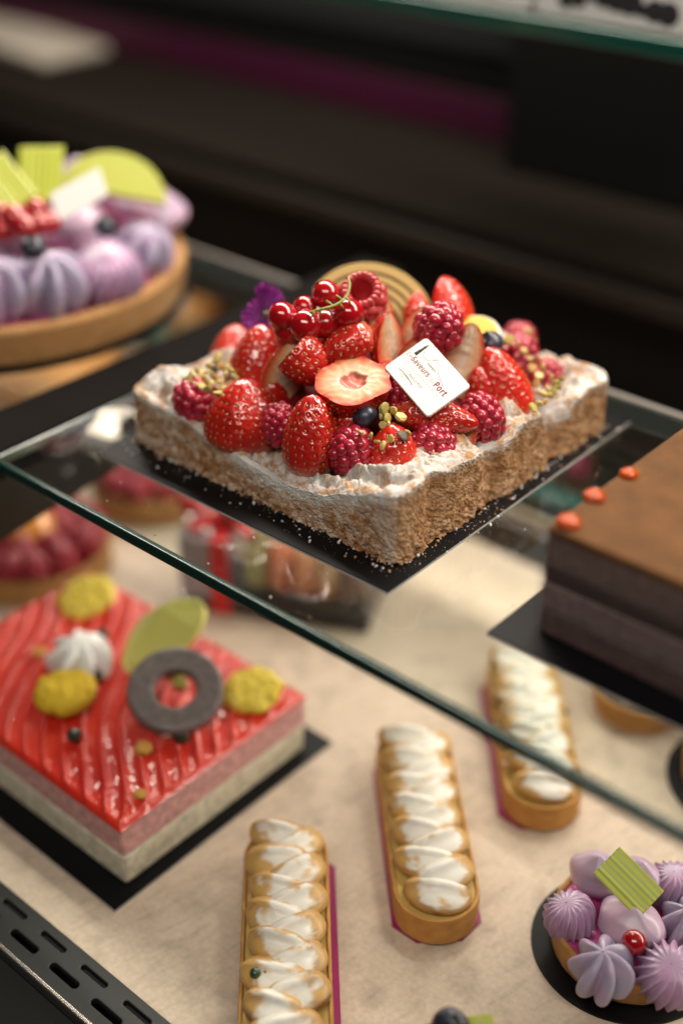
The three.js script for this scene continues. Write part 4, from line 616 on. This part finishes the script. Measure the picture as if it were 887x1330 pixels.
// ---------------------------------------------------------------- red square cake on the tray
{
  const f = P(165, 1150, TRAY + 0.002), rr = P(400, 975, TRAY + 0.002), x1 = f.x, z1 = f.z, z0 = rr.z - 0.001, x0 = x1 - 0.205, hgt = 0.0455, y0 = TRAY + 0.002;
  const cf = P(150, 1185, TRAY), cr = P(430, 965, TRAY);
  cardSquare('cake_card', 'black cake card under the red glazed cake', x0 - 0.01, cf.x, cr.z, cf.z, TRAY, 0);
  const t = thing('red_glazed_cake', 'rectangular cake with glossy ridged red glaze over pink and cream layers', 'cake', V((x0 + x1) / 2, y0, (z0 + z1) / 2)), w = (x1 - x0) / 2, d = (z1 - z0) / 2;
  const layer = (name, b, e, inset, rgb, seed) => mesh(name, metresUV(warp(new RoundedBoxGeometry(w * 2 - inset * 2, e - b, d * 2 - inset * 2, 16, 0.0022).translate(0, (b + e) / 2, 0), (x, y, z) => [x + 0.0016 * fbm(x * 60, y * 60, z * 60 + seed, 3), y, z + 0.0016 * fbm(x * 60, y * 60 + 7, z * 60, 3)]), 9 + seed * 2), mat({ rgb, map: poreTex, bumpMap: poreTex, bumpScale: 0.0009, roughness: 0.6, clearcoat: 0.2 }), t);
  layer('cream_layer', 0, 0.0205, 0.0006, [0.84, 0.78, 0.60], 1);
  layer('pink_mousse_layer', 0.0208, 0.0425, 0.0002, [0.82, 0.43, 0.41], 2);
  const NX = 420, NZ = 320;
  const ridge = (x, z) => { const a = 0.72, s = x * Math.cos(a) - z * Math.sin(a), l = x * Math.sin(a) + z * Math.cos(a); const q = s + 0.007 * Math.sin(l * 34 + 0.6); return 0.0024 * Math.pow(0.5 + 0.5 * Math.cos(q * 2 * Math.PI / 0.0112), 4) * (1 + 0.35 * Math.sin(l * 2 * Math.PI / 0.0042 + 5 * ns(x * 50, z * 50, 9))) * (0.75 + 0.5 * ns(x * 40, z * 40, 1)) + 0.0004 * ns(x * 260, z * 260, 4); };
  const glaze = grid(NX, NZ, (u, v) => { const ex = Math.min(u, 1 - u) * 2 * w, ez = Math.min(v, 1 - v) * 2 * d, e = Math.min(ex, ez), x = (u - 0.5) * 2 * (w + 0.0006), z = (v - 0.5) * 2 * (d + 0.0006); return [x, hgt + ridge(x, z) * smooth(0, 0.006, e) - 0.0035 * Math.pow(clamp(1 - e / 0.004), 2), z]; }, { flip: true, color: (u, v, p) => mixc([0.52, 0.014, 0.008], [0.70, 0.042, 0.018], clamp(0.5 + 0.9 * fbm(p[0] * 26, 1, p[2] * 26, 3))) });
  mesh('red_glaze', glaze, mat({ vertexColors: true, roughness: 0.55, specularIntensity: 0.4, clearcoat: 1, clearcoatRoughness: 0.09 }), t);
  const top = y0 + hgt + 0.001;
  // yellow scalloped sponges
  const scallop = (label, u, v, px, hh, seed, col = [[0.66, 0.48, 0.03], [0.80, 0.64, 0.12]], tilt = 0) => { const p = P(u, v, top + hh * 0.5), k = k0(p), r = px * k; const g = grid(120, 56, (a, b) => { const th = a * 6.2832, lat = b * Math.PI - H0, q = r * Math.pow(Math.cos(lat), 0.6) * (1 + 0.025 * Math.cos(th * 9 + seed) + 0.22 * fbm(Math.cos(th) * 1.5 + seed, Math.sin(th) * 1.5, b * 1.5, 3)); return [Math.cos(th) * q, Math.sin(lat) * hh / 2 + (0.0022 * fbm(Math.cos(th) * q * 170, seed, Math.sin(th) * q * 170, 3) + 0.0012 * (0.5 - cells(Math.cos(th) * q * 380, seed, Math.sin(th) * q * 380))) * (lat > 0 ? 1 : 0), Math.sin(th) * q]; }, { wrap: true, flip: true, color: (a, b, q) => mixc(col[0], col[1], clamp(0.5 + fbm(q[0] * 150, q[1] * 150, q[2] * 150 + seed, 3))) }); const m = single('yellow_sponge', g, mat({ vertexColors: true, roughness: 0.85 }), label, 'sponge'); m.position.copy(p); m.rotation.set(tilt, seed, 0); return m; };
  scallop('yellow scalloped sponge at the back of the red cake by the raspberry tart', 113, 775, 38, 0.009, 1, undefined, 0.25); scallop('yellow scalloped sponge beside the grey ring on the red cake', 328, 897, 39, 0.010, 2, undefined, 0.2); scallop('mustard yellow sponge ball in front of the white meringue', 85, 899, 40, 0.017, 3, [[0.56, 0.36, 0.01], [0.68, 0.48, 0.03]]);
  { const p = P(104, 852, top + 0.012), k = k0(p), m = single('meringue_kiss', paint(warp(rosetteGeo('petal', 46 * k, 0.026, 12), (x, y, z) => [x, y, z]), () => [0.80, 0.79, 0.77]), M.vcCream, 'white piped meringue behind the mustard sponge ball', 'meringue'); m.position.copy(p).y = top - 0.001; }
  { // grey chocolate ring
    const p = P(228, 897, top + 0.018), k = k0(p), m = single('chocolate_ring', paint(warp(new THREE.TorusGeometry(45 * k, 18 * k, 20, 72), (x, y, z) => [x, y, clamp(z, -0.0042, 0.0042) + 0.0004 * ns(x * 300, y * 300, 2)]), (x, y, z) => mixc([0.10, 0.082, 0.078], [0.18, 0.15, 0.145], clamp(0.5 + fbm(x * 200, y * 200, z * 200, 3)))), mat({ vertexColors: true, roughness: 0.38 }), 'grey chocolate ring leaning on the red cake', 'chocolate'); m.position.copy(p); orient(m, dirS(0.05, 0.8, -0.6), dirS(0.05, 0.66, 0.75)); }
  { // green chocolate leaf
    const p = P(211, 826, top + 0.022), k = k0(p), s = new THREE.Shape(); s.absellipse(0, 0, 64 * k, 38 * k, 0, Math.PI * 2); const m = single('green_chocolate_leaf', paint(warp(new THREE.ExtrudeGeometry(s, { depth: 0.003, bevelEnabled: true, bevelSize: 0.001, bevelThickness: 0.001, curveSegments: 36 }), (x, y, z) => [x * (1 + 0.06 * ns(y * 60, 2, 1)), y * (1 + 0.12 * ns(x * 50, 1, 3)), z - x * x * 6 - y * y * 5 + 0.0008 * Math.sin(y * 420) + 0.001 * ns(x * 90, y * 90, 4)]), (x, y, z) => mixc([0.54, 0.51, 0.10], [0.64, 0.60, 0.20], clamp(0.5 + fbm(x * 80, y * 80, 1, 3)))), M.greenChoc, 'oval lime green chocolate leaf behind the grey ring', 'chocolate'); m.position.copy(p); const zz = dirS(-0.35, 0.45, 0.85), xx = dirS(0.8, 0.62, -0.1); xx.addScaledVector(zz, -xx.dot(zz)).normalize(); m.quaternion.setFromRotationMatrix(new THREE.Matrix4().makeBasis(xx, new THREE.Vector3().crossVectors(zz, xx), zz)); }
  { const p = P(213, 893, top + 0.008), m = single('green_chocolate_curl', warp(new THREE.TorusGeometry(0.010, 0.0042, 12, 30, 4.2), (x, y, z) => [x, y, z * 1.4]), mat({ rgb: [0.34, 0.32, 0.05], roughness: 0.5 }), 'olive green chocolate curl seen through the grey ring', 'chocolate'); m.position.copy(p); m.rotation.set(-0.9, 0.4, 0.5); }
  const pearl = mat({ rgb: [0.012, 0.028, 0.016], roughness: 0.3, clearcoat: 0.6 });
  [[97, 955, 10, 'dark green pearl on the red glaze in front of the mustard sponge'], [235, 955, 12, 'dark green pearl at the foot of the grey ring'], [133, 824, 9, 'dark green pearl beside the white meringue'], [124, 877, 10, 'dark green pearl tucked beside the mustard sponge']].forEach(([u, v, r, l]) => { const p = P(u, v, top + 0.004), m = single('dark_pearl', warp(new THREE.IcosahedronGeometry(1, 3), (x, y, z) => { const q = 1 + 0.08 * ns(x * 2, y * 2, z * 2); return [x * q, y * q, z * q]; }), pearl, l, 'pearl'); m.position.copy(p); m.scale.setScalar(r * k0(p)); });
  [[187, 972, 11, 'golden crumble piece on the red glaze near the pearl'], [182, 1031, 10, 'golden crumble piece near the front corner of the red cake'], [52, 846, 9, 'golden crumble piece at the rear of the red glaze']].forEach(([u, v, r, l], i) => { const p = P(u, v, top + 0.003), m = single('crumble_piece', nutGeos[i], mat({ rgb: [0.52, 0.26, 0.05], roughness: 0.8 }), l, 'crumble'); m.position.copy(p); m.scale.setScalar(r * k0(p)); });
}

// ---------------------------------------------------------------- meringue boat tarts
function boatTart(label, cardLabel, uBack, vBack, uFront, vFront, seed, pearls, toast, shift = 0) {
  const a = P(uBack, vBack, TRAY + 0.018), b = P(uFront, vFront, TRAY), c = a.clone().add(b).multiplyScalar(0.5), dir = b.clone().sub(a); dir.y = 0; const len = dir.length(); dir.normalize();
  const ang = Math.atan2(dir.x, dir.z), Wd = 0.0235, Ls = len / 2 - Wd;      // local +z towards the front end
  const card = thing('magenta_card', cardLabel, 'cake card', V(c.x, TRAY, c.z)); card.rotation.y = ang;
  const cs = new THREE.Shape(); const wv = 0.0245, lv = len / 2 - 0.004; [[-wv, -lv + 0.012], [-wv + 0.012, -lv], [wv - 0.012, -lv], [wv, -lv + 0.012], [wv, lv - 0.012], [wv - 0.012, lv], [-wv + 0.012, lv], [-wv, lv - 0.012]].forEach((p, i) => i ? cs.lineTo(p[0], p[1]) : cs.moveTo(p[0], p[1]));
  mesh('board', new THREE.ExtrudeGeometry(cs, { depth: 0.0012, bevelEnabled: false }).rotateX(H0).translate(0, 0.0015, 0), M.magenta, card).position.x = shift;
  const t = thing('meringue_tart', label, 'tart', V(c.x, TRAY + 0.0017, c.z)); t.rotation.y = ang;
  const stad = (u, r) => { const per = 4 * Ls + 2 * Math.PI * Wd; let s = u * per; if (s < 2 * Ls) return [r, -Ls + s]; s -= 2 * Ls; if (s < Math.PI * Wd) { const q = s / Wd; return [Math.cos(q) * r, Ls + Math.sin(q) * r]; } s -= Math.PI * Wd; if (s < 2 * Ls) return [-r, Ls - s]; s -= 2 * Ls; const q = s / Wd; return [-Math.cos(q) * r, -Ls - Math.sin(q) * r]; };
  const h = 0.019, prof = [[0.94, 0], [0.985, 0.06], [1, 0.5], [1, 0.93], [0.985, 1], [0.93, 1.01], [0.90, 0.96], [0.895, 0.7]], fine = []; for (let i = 0; i < prof.length - 1; i++) for (let k = 0; k < 6; k++) fine.push([lerp(prof[i][0], prof[i + 1][0], k / 6), lerp(prof[i][1], prof[i + 1][1], k / 6)]); fine.push(prof[7]);
  mesh('crust', grid(220, fine.length - 1, (u, v, i, j) => { const [x, z] = stad(u, Wd * fine[j][0]), y = fine[j][1] * h, q = 1 + 0.018 * fbm(x * 260, y * 260 + seed, z * 260, 3); return [x * q, y + 0.0003 * ns(x * 300, z * 300, seed), z + (q - 1) * 0.3 * Math.sign(z) * Wd]; }, { wrap: true, color: (u, v, p) => mixc([0.56, 0.29, 0.075], [0.40, 0.18, 0.04], clamp(0.45 + 0.9 * fbm(p[0] * 120, p[1] * 160 + seed, p[2] * 120, 3))) }), crustMat, t);
  const fs = new THREE.Shape(); for (let i = 0; i < 80; i++) { const [x, z] = stad(i / 80, Wd * 0.905); i ? fs.lineTo(x, -z) : fs.moveTo(x, -z); }
  mesh('lemon_filling', new THREE.ShapeGeometry(fs).rotateX(-H0).translate(0, h * 0.90, 0), mat({ rgb: [0.62, 0.42, 0.12], roughness: 0.35, clearcoat: 0.5 }), t);
  // zigzag of meringue lobes
  const r = rng(seed * 13), lobes = [], n = Math.round((len - 0.024) / 0.0098);
  for (let k = 0; k < n; k++) {
    const z = -len / 2 + 0.015 + k * (len - 0.034) / (n - 1), side = k % 2 ? 1 : -1, last = k === n - 1;
    const sx = last ? 0.0188 : 0.0172 + r() * 0.0018, sy = 0.0080 + r() * 0.0028, sz = last ? 0.0145 : 0.0122 + r() * 0.003;
    const g = new THREE.SphereGeometry(1, 40, 28), pos = g.attributes.position, col = new Float32Array(pos.count * 3), yaw = side * 0.34 + (r() - 0.5) * 0.45;
    for (let i = 0; i < pos.count; i++) {
      let x = pos.getX(i), y = pos.getY(i), zz = pos.getZ(i);
      const edge = Math.pow(Math.max(0, y), 0.7), nn = fbm(x * 2 + k * 3, y * 2, zz * 2 + seed, 3);
      const whiteness = smooth(0.62, 0.86, edge + nn * 0.5 - x * side * 0.18 + zz * 0.12 - toast), ring = Math.exp(-Math.pow((whiteness - 0.22) / 0.16, 2)), burn = clamp(smooth(0.2, 0.6, nn + 0.25 * (1 - edge)) + 0.95 * ring * smooth(-0.25, 0.2, nn + 0.1)) * (1 - whiteness);
      col.set(mixc(mixc([0.58, 0.34, 0.10], [0.24, 0.095, 0.02], burn), [0.76, 0.73, 0.66], whiteness), i * 3);
      y = y > 0 ? Math.pow(y, 0.9) * (0.9 + 0.45 * Math.exp(-Math.pow((zz + 0.25 + 0.2 * x) / 0.3, 2))) : y * 0.5; pos.setXYZ(i, x, y, zz + 0.25 * y);
    }
    g.setAttribute('color', new THREE.BufferAttribute(col, 3)); g.computeVertexNormals();
    lobes.push(g.scale(sx, sy, sz).rotateY(yaw).translate(last ? 0 : side * 0.0045 + (r() - 0.5) * 0.003, h + 0.0012 + r() * 0.0015 + (last ? -0.001 : 0.002), z));
  }
  mesh('meringue', mergeGeometries(lobes), mat({ vertexColors: true, roughness: 0.5, clearcoat: 0.35, clearcoatRoughness: 0.25 }), t);
  const pm = mat({ rgb: [0.02, 0.05, 0.02], roughness: 0.35, clearcoat: 0.5 });
  for (const [u, v, px] of pearls) { const p = P(u, v, TRAY + h + 0.0135), m = mesh('green_pearl', new THREE.IcosahedronGeometry(px * k0(p), 2), pm, t); t.updateMatrixWorld(); m.position.copy(t.worldToLocal(p)); }
}
boatTart('meringue topped boat tart farther from the red cake, beside the purple tartlet', 'magenta card under the boat tart before the glass edge', 532, 950, 572, 1232, 1, [[563, 1047, 4]], 0.05);
boatTart('meringue topped boat tart crossed by the glass shelf edge', 'magenta card under the boat tart crossed by the glass edge', 672, 850, 708, 1084, 2, [[712, 945, 4], [735, 925, 3]], 0.05, -0.002);
boatTart('browned meringue boat tart beside the front corner of the red cake', 'magenta card under the browned meringue tart', 372, 1074, 372, 1420, 3, [[332, 1264, 8], [345, 1253, 7], [346, 1262, 6], [350, 1108, 4], [382, 1189, 4]], 0.12, 0.003);

// ---------------------------------------------------------------- other tray things
{ // raspberry tart with orange centre
  const build = (label, u, v, R, seed, orange) => {
    const c = P(u, v, TRAY), t = thing('raspberry_tart', label, 'tart', V(c.x, TRAY + 0.001, c.z));
    roundCrust(t, R, 0.022, seed); filling(t, 'red_filling', R * 0.95, 0.021, [0.28, 0.008, 0.02]);
    const r = rng(seed); for (let ring = 0; ring < 2; ring++) { const n = ring ? 7 : 13, q = ring ? R * 0.44 : R * 0.78; for (let i = 0; i < n; i++) { const a = i / n * 6.283 + r() * 0.2, b = mesh('raspberry', raspGeos[i % 3], M.raspberry, t); const s = R * 0.19; b.scale.setScalar(s); b.position.set(Math.cos(a) * q, 0.021 + s * 0.7, Math.sin(a) * q); b.rotation.set(r() * 0.8, r() * 6, r() * 0.8); } }
    const o = mesh('orange_fruit', paint(warp(new THREE.SphereGeometry(R * 0.36, 28, 18), (x, y, z) => [x, y * 0.7, z]), (x, y, z) => mixc([0.80, 0.26, 0.01], [0.80, 0.55, 0.20], smooth(-0.2, 0.5, ns(x * 60, y * 60, z * 60 + seed)))), M.vcGloss, t); o.position.set(-R * 0.05, 0.032, R * 0.02);
    return t;
  };
  build('round raspberry tart with orange centre behind the red cake', 50, 735, 0.058, 2, true);
  build('round raspberry tart seen through the glass shelf beside the ribboned box', 205, 642, 0.054, 3, true);
}
{ // small lemon tart seen through the glass
  const c = P(828, 918, TRAY), t = thing('lemon_tartlet', 'small round meringue tartlet seen through the glass below the chocolate cake', 'tartlet', V(c.x, TRAY + 0.001, c.z));
  roundCrust(t, 0.030, 0.018, 4, [[0.56, 0.30, 0.08], [0.42, 0.20, 0.045]]); const m = mesh('meringue', paint(rosetteGeo('petal', 0.026, 0.022, 70), () => [0.80, 0.77, 0.70]), M.vcCream, t); m.position.y = 0.016;
}
{ // clear box of macarons with a red ribbon
  const a = P(240, 790, TRAY), b = P(470, 822, TRAY), c = P(560, 762, TRAY), ax = b.clone().sub(a), ang = Math.atan2(-ax.z, ax.x), len = ax.length() * 1.0, dep = 0.062, hgt = 0.062;
  const mid = a.clone().add(b).multiplyScalar(0.5).add(V(-Math.sin(ang), 0, -Math.cos(ang)).multiplyScalar(dep / 2));
  const t = thing('macaron_box', 'clear box tied with a red ribbon under the glass shelf', 'gift box', V(mid.x, TRAY, mid.z)); t.rotation.y = ang;
  const w = len / 2 + 0.004, d = dep / 2;
  mesh('base', rbox(-w, w, 0.0005, 0.010, -d, d, 0.001), mat({ rgb: [0.03, 0.025, 0.025], roughness: 0.5 }), t);
  mesh('cover', box(-w + 0.0008, w - 0.0008, 0.0102, hgt, -d + 0.0008, d - 0.0008), M.clear, t);
  mesh('end_panel', rbox(-w + 0.002, -w + 0.030, 0.0104, hgt - 0.002, -d + 0.002, d - 0.002, 0.001), mat({ rgb: [0.34, 0.30, 0.34], roughness: 0.5 }), t);
  const red = mat({ rgb: [0.62, 0.012, 0.016], roughness: 0.4 });
  mesh('ribbon', mergeGeometries([rbox(-w + 0.026, -w + 0.040, 0.0004, hgt + 0.0012, d + 0.0001, d + 0.0011, 0.0004), rbox(-w + 0.026, -w + 0.040, hgt + 0.0002, hgt + 0.0012, -d - 0.001, d + 0.0011, 0.0004)].map((g) => g.toNonIndexed())), red, t);
  const bow = []; for (const s of [-1, 1]) bow.push(warp(new THREE.TorusGeometry(0.014, 0.0045, 8, 32), (x, y, z) => [x * 1.2 + s * 0.017, y * 0.45 + 0.004, z * 1.8]).toNonIndexed(), rbox(-0.004, 0.004, -0.002, 0.002, 0, 0.034, 0.0008).rotateY(s * 0.7).toNonIndexed()); bow.push(new THREE.SphereGeometry(0.006, 14, 10).toNonIndexed());
  const bw = mesh('bow', mergeGeometries(bow), red, t); bw.position.set(-w + 0.033, hgt + 0.006, 0);
  t.updateMatrixWorld();
  const tones = [['pale green', [0.44, 0.46, 0.22]], ['salmon', [0.72, 0.26, 0.14]], ['peach', [0.72, 0.33, 0.17]], ['beige', [0.58, 0.38, 0.20]], ['brown', [0.16, 0.085, 0.06]]];
  tones.forEach(([n, rgb], i) => {
    const m = thing('macaron', n + ' macaron standing on edge in the clear box', 'macaron', null), R = 0.0235, sm = mat({ rgb, roughness: 0.6 });
    const shell = new THREE.LatheGeometry([[0, 0.0075], [R * 0.5, 0.007], [R * 0.85, 0.0048], [R, 0.001], [R * 1.0, 0], [0, 0]].map((p) => new THREE.Vector2(...p)), 36);
    mesh('shell', shell.clone().translate(0, 0.0026, 0), sm, m); mesh('shell', shell.clone().rotateX(Math.PI).translate(0, -0.0026, 0), sm, m); mesh('cream', new THREE.CylinderGeometry(R * 0.94, R * 0.94, 0.0049, 30), mat({ rgb: rgb.map((q) => Math.min(0.8, q * 1.2 + 0.05)), roughness: 0.7 }), m);
    const usable = 2 * w - 0.052, x = -w + 0.046 + (i + 0.5) * usable / 5;
    m.position.copy(t.localToWorld(V(x, 0.0105 + R, 0.002))); m.quaternion.copy(t.quaternion).multiply(new THREE.Quaternion().setFromEuler(new THREE.Euler(0, 0, H0 + 0.06)));
  });
}
{ // glazed orange cakes on the tray under the neighbouring shelf
  const cake = (label, u, v, w, d, h, turn, rgb) => { const c = P(u, v, TRAY), m = single('orange_glazed_cake', paint(new RoundedBoxGeometry(w, h, d, 4, 0.006).translate(0, h / 2, 0), (x, y, z) => mixc(rgb, [0.62, 0.42, 0.24], smooth(-0.1, 0.4, fbm(x * 30, y * 30, z * 30 + u, 3)))), M.vcGloss, label, 'cake'); m.position.set(c.x, TRAY + 0.0005, c.z); m.rotation.y = turn; };
  cake('orange glazed cake under the big purple tart', 60, 505, 0.16, 0.10, 0.03, 0.2, [0.55, 0.22, 0.05]);
  cake('orange glazed cake beyond the bracket beside the big purple tart', 232, 415, 0.10, 0.09, 0.03, 0.3, [0.60, 0.20, 0.03]);
  const p = P(742, 612, TRAY), tag = thing('pink_tag', 'bright pink tag behind the glass shelf near the chocolate cake', 'tag', V(p.x, TRAY + 0.0025, p.z)); mesh('sheet', rbox(-0.02, 0.02, 0, 0.016, -0.0015, 0.0015, 0.0006), mat({ rgb: [0.62, 0.03, 0.20], roughness: 0.5 }), tag); tag.rotation.set(-0.3, -0.7, 0);
}
shade(scene);
renderer.render(scene, camera);
